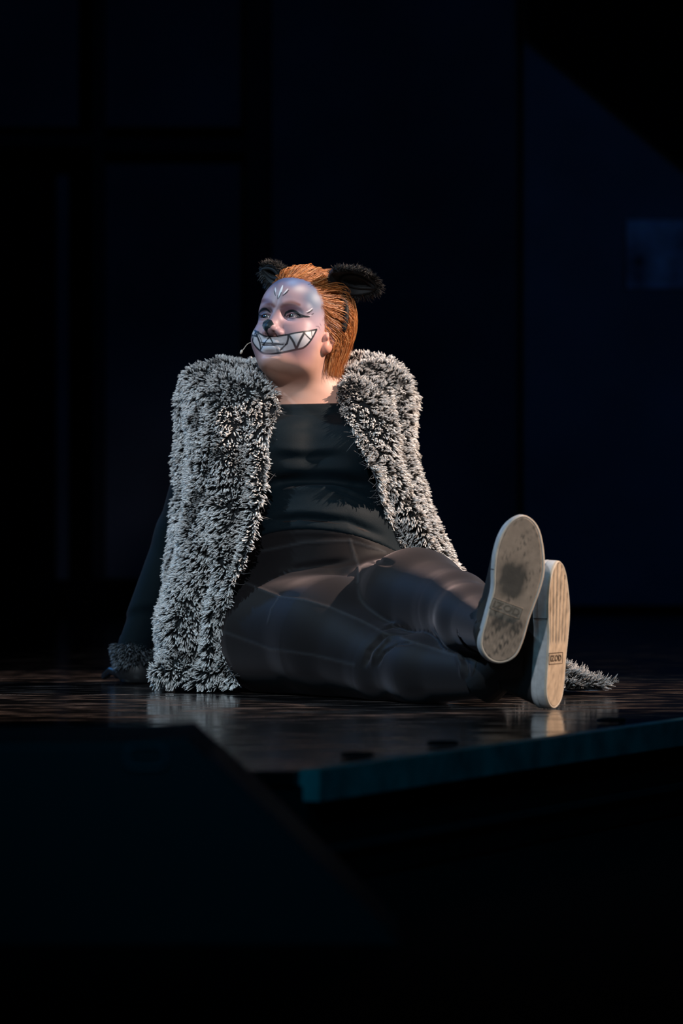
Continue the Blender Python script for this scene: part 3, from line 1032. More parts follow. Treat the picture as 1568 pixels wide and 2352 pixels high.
gq = gridquads(NV_, NU_)
gn = vnormals(grid.reshape(-1, 3), gq).reshape(NV_, NU_, 3)
if (gn[50, 20] @ np.array([0, -1.0, 0])) < 0:
    gn = -gn; gq = gq[:, ::-1]
U9 = UU * 9
# hanging folds: one deep vertical fold low on the near panel, shallower ones elsewhere
fold = -0.085 * np.exp(-((U9 - 1.68 + 0.25 * (VV - 0.8)) / 0.40) ** 2) * smooth01(0.58, 0.75, VV) * smooth01(1.0, 0.90, VV)
fold += 0.006 * np.sin(U9 * 5.2 + VV * 2.0) * smooth01(0.18, 0.4, VV) * (UU < 0.36)
fold += -0.016 * np.exp(-((U9 - 7.75 - 0.2 * (VV - .4)) / 0.16) ** 2) * smooth01(0.15, 0.3, VV) * smooth01(0.95, 0.7, VV)
fold += 0.007 * np.sin(U9 * 6 + VV * 5) * (UU > 0.72)
fold += 0.030 * np.exp(-((U9 - 2.3) / 0.5) ** 2 - ((VV - 0.955) / 0.035) ** 2)
fold += 0.007 * nz(np.stack([U9, VV * 12, 0 * VV], -1).reshape(-1, 3), 0.45, 11).reshape(NV_, NU_)
grid = grid + gn * fold[..., None]
grid[..., 2] = np.maximum(grid[..., 2], 0.012)
gn = vnormals(grid.reshape(-1, 3), gq).reshape(NV_, NU_, 3)
vest = empty('fur_vest', (0.0, 0.3, 0.0)); keep_world(vest, person)
tag(vest, 'long sleeveless vest of shaggy grey fur with black roots, open at the front')
me = mesh_np('backing', grid.reshape(-1, 3), gq)
o = obj('backing', me, M['backing']); keep_world(o, vest)
lin = grid - gn * 0.004
me = mesh_np('lining', lin.reshape(-1, 3), gq[:, ::-1])
o = obj('lining', me, M['lining']); keep_world(o, vest)
# turned edge along both fronts
for nm, k in (('edge_binding', 0), ('edge_binding', NU_ - 1)):
    v_, q_, g_ = tube(grid[:, k] - gn[:, k] * 0.002, 0.0012, 6)
    o = obj(nm, mesh_np(nm, v_, q_, g_), M['lining']); keep_world(o, vest)

# locks of fur, scattered by area
cell = np.linalg.norm(np.cross(grid[1:, :-1] - grid[:-1, :-1], grid[:-1, 1:] - grid[:-1, :-1]), axis=-1)
uc = (UU[:-1, :-1] * 9)
dens = np.where((uc < 3.6) | (uc > 6.4), 1 / 0.0038 ** 2, 1 / 0.0120 ** 2)
expct = cell * dens
cnt = rng.poisson(expct)
ii, jj = np.nonzero(cnt)
rep = cnt[ii, jj]
ii = np.repeat(ii, rep); jj = np.repeat(jj, rep)
uq, vq = jj / (NU_ - 1.0) * 9, ii / (NV_ - 1.0)
inside = np.exp(-((uq - 1.68 + 0.25 * (vq - 0.8)) / 0.20) ** 2) * smooth01(0.62, 0.75, vq) * smooth01(0.945, 0.90, vq)
keep = rng.uniform(size=len(ii)) > inside * 0.85  # locks thinned in the deep fold, bare backing stands in for its shade
ii, jj = ii[keep], jj[keep]
fu, fv_ = rng.uniform(size=len(ii)), rng.uniform(size=len(ii))


def bil(A):
    return (A[ii, jj] * ((1 - fu) * (1 - fv_))[:, None] + A[ii + 1, jj] * (fv_ * (1 - fu))[:, None] + A[ii, jj + 1] * (fu * (1 - fv_))[:, None] + A[ii + 1, jj + 1] * (fu * fv_)[:, None])


root = bil(grid); rn = norm(bil(gn))
tv = norm(grid[ii + 1, jj] - grid[ii, jj])                # down the garment
tu = norm(grid[ii, jj + 1] - grid[ii, jj])                # around
edge_n = 1500
er_ = rng.integers(1, NV_ - 2, edge_n); es = rng.integers(0, 2, edge_n)
ek = np.where(es == 0, 0, NU_ - 1); ek2 = np.where(es == 0, 1, NU_ - 2)
root = np.concatenate([root, grid[er_, ek] + rng.normal(size=(edge_n, 3)) * 0.002])
outw = norm(grid[er_, ek] - grid[er_, ek2])
rn = np.concatenate([rn, norm(gn[er_, ek] + outw * rng.uniform(0.2, 1.4, edge_n)[:, None])])
tv = np.concatenate([tv, norm(grid[er_ + 1, ek] - grid[er_, ek])]); tu = np.concatenate([tu, outw])
ii = np.concatenate([ii, er_]); jj = np.concatenate([jj, ek])
m = len(root)
# locks lean together in clumps
cseed = root[rng.choice(m, m // 13, replace=False)]
from mathutils.kdtree import KDTree
kd = KDTree(len(cseed))
for i_, c_ in enumerate(cseed):
    kd.insert(c_, i_)
kd.balance()
near = np.array([cseed[kd.find(r_)[1]] for r_ in root])
pull = (near - root)
band_p = root * np.array([1.0, 1.0, 0.35])
gap = nz(band_p, 13, 21) * 0.55 + nz(root, 23, 22) * 0.45
d = rn * 1.0 + tv * (0.22 + 0.55 * nz(root, 6, 23))[:, None] + tu * (0.55 * nz(root, 5, 24))[:, None] + rng.normal(size=(m, 3)) * 0.17 + pull * 38
d = norm(d)
ln = rng.uniform(0.0105, 0.0165, m) * (1 - 0.30 * np.clip(gap, 0, 1)) * (1 - 0.5 * smooth01(0.25, 0.6, gap))
uq, vq = jj / (NU_ - 1.0) * 9, ii / (NV_ - 1.0)
ln *= 1 - 0.5 * np.exp(-((uq - 1.68 + 0.25 * (vq - 0.8)) / 0.25) ** 2) * smooth01(0.6, 0.75, vq) * smooth01(0.97, 0.9, vq)
# hem and front edges are a little longer
ln *= 1 + 0.25 * smooth01(0.96, 1.0, (ii / (NV_ - 1.0)))
rad = rng.uniform(0.0009, 0.0016, m)
tail = (jj / (NU_ - 1.0) * 9 > 6.7) & (ii / (NV_ - 1.0) > 0.86)
ln = np.where(tail, ln * 1.9, ln); rad = np.where(tail, rad * 0.62, rad)
V_, Q_, t, li = tufts(root, d, ln, rad, rng.normal(size=(m, 3)) * 0.10 + np.array([0, 0, -0.14]), prof=(0.5, 0.8, 1.0, 1.0, 0.5), sides=4)
tip = rng.uniform(0.48, 0.88, m) * (1 - 0.72 * smooth01(0.15, 0.65, gap))
tip = np.where(tail, tip * 0.62, tip)
k = smooth01(0.38, 0.68, t + rng.normal(size=m)[li] * 0.06 - 0.16 * tail[li])
c_ = (0.010 * (1 - k) + tip[li] * k)[:, None] * np.array([0.98, 0.965, 0.95])
me = mesh_np('fur', V_, Q_); add_col(me, c_)
o = obj('fur', me, M['fur']); keep_world(o, vest); o['kind'] = 'stuff'
# thin loose hairs along the front edges
m2 = 420
rows = rng.integers(8, NV_ - 4, m2); sd = rng.integers(0, 2, m2)
root = np.where(sd[:, None] == 0, grid[rows, 0], grid[rows, NU_ - 1]) + rng.normal(size=(m2, 3)) * 0.003
d = norm(np.where(sd[:, None] == 0, 1, -1) * np.array([[0.9, 0, 0]]) + np.array([[0, -0.5, -0.1]]) + rng.normal(size=(m2, 3)) * 0.6)
V_, Q_, t, li = tufts(root, d, rng.uniform(0.006, 0.016, m2), np.full(m2, 0.00025), rng.normal(size=(m2, 3)) * 0.6, prof=(1, 1, 1, 0.3), sides=3)
me = mesh_np('loose_hairs', V_, Q_); add_col(me, np.tile([0.30, 0.30, 0.31], (len(V_), 1)))
o = obj('loose_hairs', me, M['fur']); keep_world(o, vest); o['kind'] = 'stuff'

# ------------------------------------------------------------------ gloves with fur cuffs
def glove(wr, floor_c, fdir, cuffed, thumb_side):
    """palm heel under the wrist, fingers spread on the floor pointing along fdir"""
    f = norm(np.array([fdir[0], fdir[1], 0.0])); s_ = np.array([-f[1], f[0], 0.0]) * thumb_side
    c0 = np.array([floor_c[0], floor_c[1], 0.0])
    heel = c0 + np.array([0, 0, 0.022]); kn = c0 + f * 0.062 + np.array([0, 0, 0.020])
    fingers = []
    for k, (off, ln_, sp) in enumerate(((0.030, 0.068, 0.30), (0.010, 0.076, 0.08), (-0.011, 0.071, -0.12), (-0.031, 0.056, -0.34))):
        a = kn + s_ * off
        dd = norm(f + s_ * sp)
        fingers.append((a, a + dd * ln_ * 0.5 + np.array([0, 0, 0.004]), a + dd * ln_ + np.array([0, 0, -0.009])))
    tb = c0 + s_ * 0.030 + f * 0.012 + np.array([0, 0, 0.020]); td = norm(f * 0.62 + s_ * 0.80)
    thumb = (tb, tb + td * 0.034 + np.array([0, 0, -0.002]), tb + td * 0.062 + np.array([0, 0, -0.008]))

    def sdf(p):
        d = cone(p, heel + s_ * 0.020, kn + s_ * 0.026, 0.020, 0.014)
        d = smin(d, cone(p, heel - s_ * 0.020, kn - s_ * 0.026, 0.021, 0.013), 0.03)
        d = smin(d, cone(p, heel, kn, 0.021, 0.014), 0.02)
        d = smin(d, cone(p, heel, wr + np.array([0, 0, 0.02]), 0.026, 0.030), 0.03)
        for a, b, c in fingers:
            d = smin(d, np.minimum(cone(p, a, b, 0.0092, 0.0086), cone(p, b, c, 0.0086, 0.0074)), 0.006)
        a, b, c = thumb
        d = smin(d, np.minimum(cone(p, a, b, 0.0125, 0.0102), cone(p, b, c, 0.0102, 0.0085)), 0.010)
        return np.maximum(d, 0.002 - p[:, 2])
    lo = np.minimum(c0, wr) - 0.16; hi = np.maximum(c0, wr) + 0.16; lo[2] = -0.01; hi[2] = max(wr[2] + 0.06, 0.1)
    V_, Q_ = polygonize(sdf, lo, hi, 0.0045)
    V_ = project(sdf, V_, 2)
    g = obj('glove', mesh_np('glove', V_, Q_), M['glove']); keep_world(g, person)
    tag(g, 'black glove with a fur cuff, palm flat on the floor')
    if cuffed:
        ax = norm(wr - heel + np.array([0, 0, 0.02]))
        ref = norm(np.cross(ax, np.array([0, 1.0, 0]))); r2 = np.cross(ax, ref)
        ph = rng.uniform(0, 2 * np.pi, 2600); hh = rng.uniform(-0.022, 0.022, 2600)
        rdir = np.cos(ph)[:, None] * ref + np.sin(ph)[:, None] * r2
        root = wr + ax * hh[:, None] + rdir * 0.034
        vv, qq, gg = tube(np.array([wr - ax * 0.024, wr - ax * 0.012, wr + ax * 0.012, wr + ax * 0.024]), [0.032, 0.035, 0.035, 0.032], 20)
        cf = obj('fur_cuff', mesh_np('fur_cuff', vv, qq, gg), M['backing']); keep_world(cf, g)
        d = norm(rdir + rng.normal(size=(2600, 3)) * 0.3 + ax * (hh * 12)[:, None])
        V2, Q2, t, li = tufts(root, d, rng.uniform(0.008, 0.016, 2600), np.full(2600, 0.0011), np.tile([0, 0, -0.3], (2600, 1)), prof=(1, 1, 0.7, 0.1), sides=3)
        c_ = (0.014 + 0.40 * rng.uniform(size=2600)[li] ** 2 * t ** 2)[:, None] * np.array([0.8, 0.95, 1.1])
        me = mesh_np('cuff_fur', V2, Q2); add_col(me, c_)
        o = obj('cuff_fur', me, M['blackfur']); keep_world(o, g); o['kind'] = 'stuff'


glove(wrR, P(318, 1556, 0.60), (-0.25, 1.0), True, -1)
glove(wrL, P(990, 1545, 0.66), (0.25, 1.0), True, 1)

# ------------------------------------------------------------------ shoes
OUT = np.array([(1197,1184),(1220,1193),(1236,1214),(1245,1245),(1250,1285),(1249,1320),(1240,1355),(1227,1390),(1214,1425),(1201,1470),(1186,1503),(1166,1519),(1140,1523),
                (1117,1513),(1102,1492),(1100,1468),(1111,1425),(1122,1385),(1130,1350),(1131,1310),(1135,1270),(1147,1230),(1167,1200)], float)
ctr_px = np.array([1167.0, 1353.0])
va = np.array([60.0, -338.0]); va /= np.linalg.norm(va); ua = np.array([-va[1], va[0]])
rel = (OUT - ctr_px) * 7.38 / FPX
out_uv = np.stack([rel @ ua, rel @ va], 1)
closed = np.concatenate([out_uv[-2:], out_uv, out_uv[:3]])
cl_ = catmull(closed, 26 * 8 + 1 + 8)
# even resample of one loop
i0 = 2 * (len(cl_) - 1) // (len(closed) - 1)
NA = 132
dense = catmull(np.concatenate([out_uv[-3:], out_uv, out_uv[:4]]), (len(out_uv) + 6) * 20 + 1)
loop = dense[60:60 + len(out_uv) * 20]
seg = np.concatenate([[0], np.cumsum(np.linalg.norm(np.diff(np.concatenate([loop, loop[:1]]), axis=0), axis=1))])
ss = np.linspace(0, seg[-1], NA, endpoint=False)
lp = np.concatenate([loop, loop[:1]])
LOOP = np.stack([np.interp(ss, seg, lp[:, 0]), np.interp(ss, seg, lp[:, 1])], 1)


def ringquads(nr, na):
    i = np.arange(nr - 1)[:, None] * na; k = np.arange(na)[None]; k2 = (k + 1) % na
    return np.stack([i + k, i + k2, i + na + k2, i + na + k], -1).reshape(-1, 4)


def shoe(center, vdir, nrm, mirror, ankle, grooved_sole, label):
    """center of the sole; vdir heel to toe; nrm outward from the sole"""
    n = norm(np.asarray(nrm, float)); v = np.asarray(vdir, float); v = norm(v - n * (v @ n)); u = np.cross(v, -n)
    if u[0] < 0:
        u = -u
    sgn = -1.0 if mirror else 1.0

    def W(uv, h):       # h measured up into the shoe
        uv = np.asarray(uv, float)
        return center + u * (uv[..., 0] * sgn)[..., None] + v * uv[..., 1][..., None] - n * (np.asarray(h) * np.ones(uv.shape[:-1]))[..., None]

    def fix(V_, Q_, outward):   # consistent winding
        c = V_.mean(0)
        f0 = np.cross(V_[Q_[:, 2]] - V_[Q_[:, 0]], V_[Q_[:, 3]] - V_[Q_[:, 1]])
        return Q_ if (f0 * outward(V_[Q_].mean(1))).sum() > 0 else Q_[:, ::-1]
    root = empty('canvas_shoe', center); keep_world(root, person); tag(root, label)
    # outsole: rings from the middle line outwards
    spine = np.stack([np.interp(LOOP[:, 1], [-0.13, -0.05, 0.02, 0.13], [-0.001, 0.0, 0.002, 0.0]), np.clip(LOOP[:, 1] * 0.72, -0.1, 0.1)], 1)
    rs = np.concatenate([np.linspace(0, 0.86, 30), [0.885, 0.90, 0.915, 0.94, 0.965, 0.985, 0.995, 1.0]])
    UV = spine[None] + (LOOP - spine)[None] * rs[:, None, None]
    hgt = np.interp(rs, [0, 0.885, 0.90, 0.915, 0.965, 0.985, 0.995, 1.0], [0, 0, 0.0016, 0.0, 0.0, 0.001, 0.0024, 0.0045])[:, None] * np.ones((1, NA))
    if grooved_sole:             # long curved tread grooves under the forefoot
        uu, vv_ = UV[..., 0], UV[..., 1]
        inside = smooth01(-0.020, -0.010, vv_) * (rs[:, None] < 0.87)
        hgt = hgt + 0.0022 * inside * np.exp(-((np.mod(uu * (1 - 2.2 * vv_) / 0.0125 + 0.5, 1) - 0.5) / 0.16) ** 2)
    V_ = W(UV.reshape(-1, 2), hgt.reshape(-1)); Q_ = fix(V_, ringquads(len(rs), NA), lambda c: np.tile(n, (len(c), 1)))
    uvf = UV.reshape(-1, 2); p3 = np.concatenate([uvf, np.zeros((len(uvf), 1))], 1)
    base_c = np.array([0.37, 0.265, 0.19]) if not grooved_sole else np.array([0.36, 0.27, 0.185])  # flag picks the cleaner grooved sole over the dirtier plain one
    cc = np.tile(base_c, (len(uvf), 1))
    dirt_and_grooves = np.zeros(len(uvf))
    n1 = 0.5 + 0.5 * nz(p3, 45, 31); n2 = 0.5 + 0.5 * nz(p3, 110, 32)
    if not grooved_sole:
        dirt_and_grooves += 0.95 * np.exp(-((uvf[:, 0] - 0.001) / 0.023) ** 4 - ((uvf[:, 1] - 0.016) / 0.030) ** 4) * (0.75 + 0.5 * n1)
        dirt_and_grooves += 0.55 * np.exp(-((uvf[:, 0] - 0.004) / 0.026) ** 4 - ((uvf[:, 1] + 0.060) / 0.014) ** 2) * (0.5 + n1)
        dirt_and_grooves += 0.35 * np.exp(-((uvf[:, 1] + 0.085) / 0.035) ** 4) * n2
        dirt_and_grooves += 0.45 * smooth01(0.45, 0.9, n1) * smooth01(0.35, 0.8, n2) + 0.30
    else:
        dirt_and_grooves += 0.25 * smooth01(0.45, 0.9, n1) + 0.10 * n2
    if grooved_sole:
        gv = np.exp(-((np.mod(uvf[:, 0] * (1 - 2.2 * uvf[:, 1]) / 0.0125 + 0.5, 1) - 0.5) / 0.13) ** 2)
        dirt_and_grooves += 0.65 * gv * smooth01(-0.020, -0.010, uvf[:, 1])  # grooves darkened in the colour so the tread lines show
    band_ = np.repeat(rs, NA)
    dirt_and_grooves *= np.where(band_ > 0.9, 0.15, 1.0)
    cc = cc * (1 - np.clip(dirt_and_grooves, 0, 0.93))[:, None] + np.array([0.035, 0.030, 0.024]) * np.clip(dirt_and_grooves, 0, 0.93)[:, None]
    cc[band_ > 0.905] = cc[band_ > 0.905] * 0.5 + np.array([0.46, 0.42, 0.36]) * 0.5
    me = mesh_np('outsole', V_, Q_); add_col(me, cc)
    so = obj('outsole', me, M['outsole']); keep_world(so, root)
    # foxing band with a seam line at the quarter
    hs = np.array([0.0045, 0.006, 0.018, 0.0195, 0.0205, 0.0215, 0.029, 0.031, 0.031])
    sc = np.array([1.0, 1.002, 1.004, 1.004, 0.994, 1.006, 1.004, 0.99, 0.95])
    UV = LOOP[None] * sc[:, None, None]
    V_ = W(UV.reshape(-1, 2), np.repeat(hs, NA)); Q_ = fix(V_, ringquads(len(hs), NA), lambda c: c - c.mean(0))
    fx = obj('rubber_sidewall', mesh_np('rubber_sidewall', V_, Q_), M['foxing']); keep_world(fx, root)
    for vs in (0.028,):
        for sd in (-1, 1):
            k = np.argmin(np.abs(LOOP[:, 1] - vs) + 10 * (np.sign(LOOP[:, 0]) != sd))
            pts = np.stack([W(LOOP[k] * 1.006, h) for h in np.linspace(0.003, 0.030, 6)])
            vv, qq, gg = tube(pts, 0.0008, 5)
            o = obj('sidewall_seam', mesh_np('sidewall_seam', vv, qq, gg), M['canvas']); keep_world(o, root)
    # upper: rings rising from the sole to the ankle opening
    ring = []
    NR = 16
    al = norm(ankle - center)
    for k in range(NR):
        t = k / (NR - 1.0)
        x = LOOP.copy()
        top_v = np.interp(t, [0, 0.3, 0.6, 1.0], [0.130, 0.118, 0.060, -0.012])     # front limit slides back to the ankle
        bot_v = np.interp(t, [0, 1], [-0.135, -0.105])
        vmid = (top_v + bot_v) / 2; vh = (top_v - bot_v) / 2
        x[:, 1] = vmid + LOOP[:, 1] / 0.1345 * vh
        x[:, 0] = LOOP[:, 0] * np.interp(t, [0, 0.15, 0.5, 1.0], [0.97, 0.98, 0.86, 0.74])
        h = 0.024 + t * 0.075
        ring.append(W(x, h))
    V_ = np.concatenate(ring); Q_ = fix(V_, ringquads(NR, NA), lambda c: c - c.mean(0))
    upr = obj('upper', mesh_np('upper', V_, Q_), M['canvas']); keep_world(upr, root)
    vv, qq, gg = tube(np.concatenate([ring[-1][::4], ring[-1][:1]]), 0.004, 8, cap=False)
    o = obj('collar', mesh_np('collar', vv, qq), M['canvas']); keep_world(o, root)
    for k in range(5):
        t = 0.34 + 0.12 * k
        r_ = ring[int(t * (NR - 1))]
        ft = np.argsort(-((r_ - center) @ v))[:14]
        c_ = r_[ft].mean(0)
        pts = np.stack([c_ + u * s_ * 0.018 + v * (0.004 - 0.004 * abs(s_)) - n * 0.004 for s_ in np.linspace(-1, 1, 7)])
        vv, qq, gg = tube(pts, 0.0022, 6)
        o = obj('lace', mesh_np('lace', vv, qq, gg), M['canvas']); keep_world(o, root)
    # sock between shoe and legging
    vv, qq, gg = tube(np.stack([W(np.array([0.0, -0.052]), 0.05), W(np.array([0.0, -0.055]), 0.10), ankle + norm(ankle - W(np.array([0.0, -0.055]), 0.10)) * 0.03]), [0.040, 0.041, 0.040], 20)
    o = obj('sock', mesh_np('sock', vv, qq, gg), M['canvas']); keep_world(o, root)
    # moulded name panel under the arch
    cu = bpy.data.curves.new('lettering', 'FONT'); cu.body = 'IZOD'; cu.size = 0.0165 if not grooved_sole else 0.0150; cu.extrude = 0.0006
    cu.align_x = 'CENTER'; cu.align_y = 'CENTER'; cu.space_character = 1.15
    cu.offset = 0.0003
    tilt = math.radians(-10 if not grooved_sole else 0)
    xa = u * math.cos(tilt) + v * math.sin(tilt); ya = -u * math.sin(tilt) + v * math.cos(tilt)
    # letters read upright to someone facing the sole
    pos = W(np.array([0.0 * sgn, -0.0345 if not grooved_sole else -0.042]), -0.0004)
    tmp = bpy.data.objects.new('lettering_curve', cu)
    C.objects.link(tmp); bpy.context.view_layer.update()
    lm = bpy.data.meshes.new_from_object(tmp.evaluated_get(bpy.context.evaluated_depsgraph_get()))
    bpy.data.objects.remove(tmp)
    tx = bpy.data.objects.new('lettering', lm)
    C.objects.link(tx)
    lm.materials.clear(); lm.materials.append(LET_L if grooved_sole else LET_D)
    sx = 1.15
    mw = Matrix(((xa[0] * sx, ya[0], n[0], pos[0]), (xa[1] * sx, ya[1], n[1], pos[1]), (xa[2] * sx, ya[2], n[2], pos[2]), (0, 0, 0, 1)))
    tx.parent = root
    bpy.context.view_layer.update()
    tx.matrix_parent_inverse = root.matrix_world.inverted()
    tx.matrix_basis = mw
    # raised frame round the letters
    hw, hh = 0.0285, 0.0098
    cpos = W(np.array([0.0, -0.0345 if not grooved_sole else -0.042]), 0.0)
    cor = [cpos + xa * a_ + ya * b_ + n * 0.0003 for a_, b_ in ((-hw, -hh), (hw, -hh), (hw, hh), (-hw, hh), (-hw, -hh))]
    pts = np.concatenate([np.linspace(cor[k], cor[k + 1], 8)[:-1] for k in range(4)] + [cor[4:5]])
    vv, qq, gg = tube(pts, 0.0007, 5)
    o = obj('name_panel_frame', mesh_np('name_panel_frame', vv, qq, gg), LET_L if grooved_sole else LET_D); keep_world(o, root)
    return root


LET_D = material('worn_lettering', (0.11, 0.088, 0.066), 0.6, 0.3)
LET_L = material('dirty_lettering', (0.085, 0.055, 0.035), 0.6, 0.3)
shoe(P(1170, 1353, -0.640), (0.176, 0.0, 0.984), (0.18, -1.0, -0.02), False, ankL, False, 'black canvas shoe with a dirty brown sole, heel propped on the other ankle')
shoe(P(1277, 1458, -0.520), (0.100, -0.06, 0.993), (0.88, -0.47, -0.03), False, ankR, True, 'black canvas shoe with a light tan grooved sole, heel on the floor')

# ------------------------------------------------------------------ stage floor
def floor_material():
    m = bpy.data.materials.new('scuffed_black_stage_paint'); m.use_nodes = True
    nt = m.node_tree; b = nt.nodes['Principled BSDF']; N = nt.nodes.new; Lk = nt.links.new
    geo = N('ShaderNodeNewGeometry')

    def tex(scale, stretch, detail, lo, hi):
        mp = N('ShaderNodeMapping'); mp.inputs['Scale'].default_value = stretch
        n = N('ShaderNodeTexNoise'); n.inputs['Scale'].default_value = scale; n.inputs['Detail'].default_value = detail
        r = N('ShaderNodeMapRange'); r.inputs['From Min'].default_value = lo; r.inputs['From Max'].default_value = hi
        Lk(geo.outputs['Position'], mp.inputs[0]); Lk(mp.outputs[0], n.inputs['Vector']); Lk(n.outputs['Fac'], r.inputs['Value'])
        return r.outputs[0]
    sc = tex(9, (0.8, 2.0, 1), 8, 0.47, 0.66)
    fine = tex(60, (0.35, 1.2, 1), 5, 0.42, 0.70)
    spk = tex(420, (1, 1, 1), 1, 0.78, 0.82)
    mul = N('ShaderNodeMath'); mul.operation = 'MULTIPLY'; Lk(sc, mul.inputs[0]); Lk(fine, mul.inputs[1])
    mx = N('ShaderNodeMix'); mx.data_type = 'RGBA'
    mx.inputs['A'].default_value = (0.0045, 0.0045, 0.005, 1); mx.inputs['B'].default_value = (0.15, 0.105, 0.085, 1)
    Lk(mul.outputs[0], mx.inputs['Factor'])
    mx2 = N('ShaderNodeMix'); mx2.data_type = 'RGBA'; mx2.inputs['B'].default_value = (0.5, 0.5, 0.5, 1)
    Lk(mx.outputs['Result'], mx2.inputs['A']); Lk(spk, mx2.inputs['Factor'])
    Lk(mx2.outputs['Result'], b.inputs['Base Color'])
    rr = N('ShaderNodeMapRange'); rr.inputs['To Min'].default_value = 0.10; rr.inputs['To Max'].default_value = 0.34
    Lk(sc, rr.inputs['Value']); Lk(rr.outputs[0], b.inputs['Roughness'])
    b.inputs['Specular IOR Level'].default_value = 0.5
    bp = N('ShaderNodeBump'); bp.inputs['Strength'].default_value = 0.06; bp.inputs['Distance'].default_value = 0.002
    Lk(tex(14, (1, 1.5, 1), 3, 0, 1), bp.inputs['Height']); Lk(bp.outputs[0], b.inputs['Normal'])
    return m


M['floor'] = floor_material()
M['black'] = material('black_masking', (0.004, 0.004, 0.005), 0.9, 0.1)
M['edge'] = material('dark_edge_paint', (0.10, 0.17, 0.18), 0.6, 0.3, noise=(14, 0.5), bump=(60, 0.2))
M['dark_edge'] = material('dark_batten_paint', (0.014, 0.018, 0.024), 0.7, 0.2)
EA, EB = np.array([-0.03, -2.30]), np.array([0.577, -0.93])
ED = (EB - EA) / np.linalg.norm(EB - EA); EN = np.array([-ED[1], ED[0]])     # points into the stage


def clip(poly, p0, n):
    out = []
    for i in range(len(poly)):
        a, b = poly[i - 1], poly[i]
        da, db = (a - p0) @ n, (b - p0) @ n
        if (da >= 0) != (db >= 0):
            out.append(a + (b - a) * da / (da - db))
        if db >= 0:
            out.append(b)
    return out


def slab(poly, z0, z1, bev=0.0014):
    poly = [np.asarray(p) for p in poly]; n = len(poly)
    c = np.mean(poly, 0)
    ins = [p + (c - p) / np.linalg.norm(c - p) * bev * 1.6 for p in poly]
    V_ = [(*p, z0) for p in poly] + [(*p, z1 - bev) for p in poly] + [(*p, z1) for p in ins]
    ng = [list(range(n))[::-1], list(range(2 * n, 3 * n))]
    for r in (0, 1):
        for k in range(n):
            k2 = (k + 1) % n
            ng.append([r * n + k, r * n + k2, (r + 1) * n + k2, (r + 1) * n + k])
    return V_, ng


def poly_mesh(name, V_, F_, smooth=False):
    me = bpy.data.meshes.new(name); me.from_pydata([tuple(map(float, v)) for v in V_], [], F_); me.update()
    return me


floor = empty('floor', (0, 0, 0)); tag(floor, 'glossy scuffed black painted stage boards', kind='structure')
# seams between the boards, measured as distances from the lens
seams_y = [-2.30, -1.42, -0.625, 0.07, 0.72, 1.86, 4.0, 6.75]
for y0, y1 in zip(seams_y[:-1], seams_y[1:]):
    xs = [-3.2, -1.55 + 0.4 * math.sin(y0 * 7), 1.7 + 0.3 * math.sin(y0 * 5), 3.4]
    for x0, x1 in zip(xs[:-1], xs[1:]):
        g = 0.0010
        poly = [np.array(p) for p in ((x0 + g, y0 + g), (x1 - g, y0 + g), (x1 - g, y1 - g), (x0 + g, y1 - g))]
        poly = clip(poly, EA + EN * 0.031, EN)
        if len(poly) < 3:
            continue
        V_, F_ = slab(poly, -0.02, 0.0, 0.0006)
        obj('floorboard', poly_mesh('floorboard', V_, F_), M['floor'], floor)
sub = [np.array(p) for p in ((-3.2, -2.29), (3.4, -2.29), (3.4, 6.75), (-3.2, 6.75))]
sub = clip(sub, EA + EN * 0.02, EN)
V_, F_ = slab(sub, -0.16, -0.0205)
obj('subfloor', poly_mesh('subfloor', V_, F_), M['black'], floor)

# lip along the angled front edge
trim = empty('trim_1', (0, 0, 0)); tag(trim, 'dark painted lip board along the angled stage edge', kind='structure')
L_ = 3.2
q0, q1 = EA, EA + ED * L_
V_, F_ = slab([q0, q1, q1 + EN * 0.030, q0 + EN * 0.030], -0.042, 0.001, 0.002)
obj('lip_board', poly_mesh('lip_board', V_, F_), M['edge'], trim)
V_, F_ = slab([q0 + EN * 0.012, q1 + EN * 0.012, q1 + EN * 0.03, q0 + EN * 0.03], -0.118, -0.108, 0.002)
obj('lower_batten', poly_mesh('lower_batten', V_, F_), M['dark_edge'], trim)
for along, into in ((0.30, 0.075), (0.62, 0.075), (1.38, 0.085)):
    c_ = EA + ED * along + EN * into
    a_ = np.linspace(0, 2 * np.pi, 25)[:-1]
    rr_ = [(0.024, 0.0018), (0.024, 0.0065), (0.020, 0.008), (0.010, 0.008), (0.008, 0.004)]
    V_ = np.concatenate([np.stack([c_[0] + r_ * np.cos(a_), c_[1] + r_ * np.sin(a_), np.full(24, z_)], 1) for r_, z_ in rr_])
    obj('bolt_head', mesh_np('bolt_head', V_, ringquads(5, 24), [list(range(96, 120))]), M['black'], trim)

apron = [np.array(p) for p in ((-4.0, -9.0), (4.0, -9.0), (4.0, 0.6), (-4.0, -2.2))]
V_, F_ = slab(apron, -0.30, -0.165)
o = obj('floor', poly_mesh('floor', V_, F_), M['black']); tag(o, 'unlit black apron below the stage lip', kind='structure')

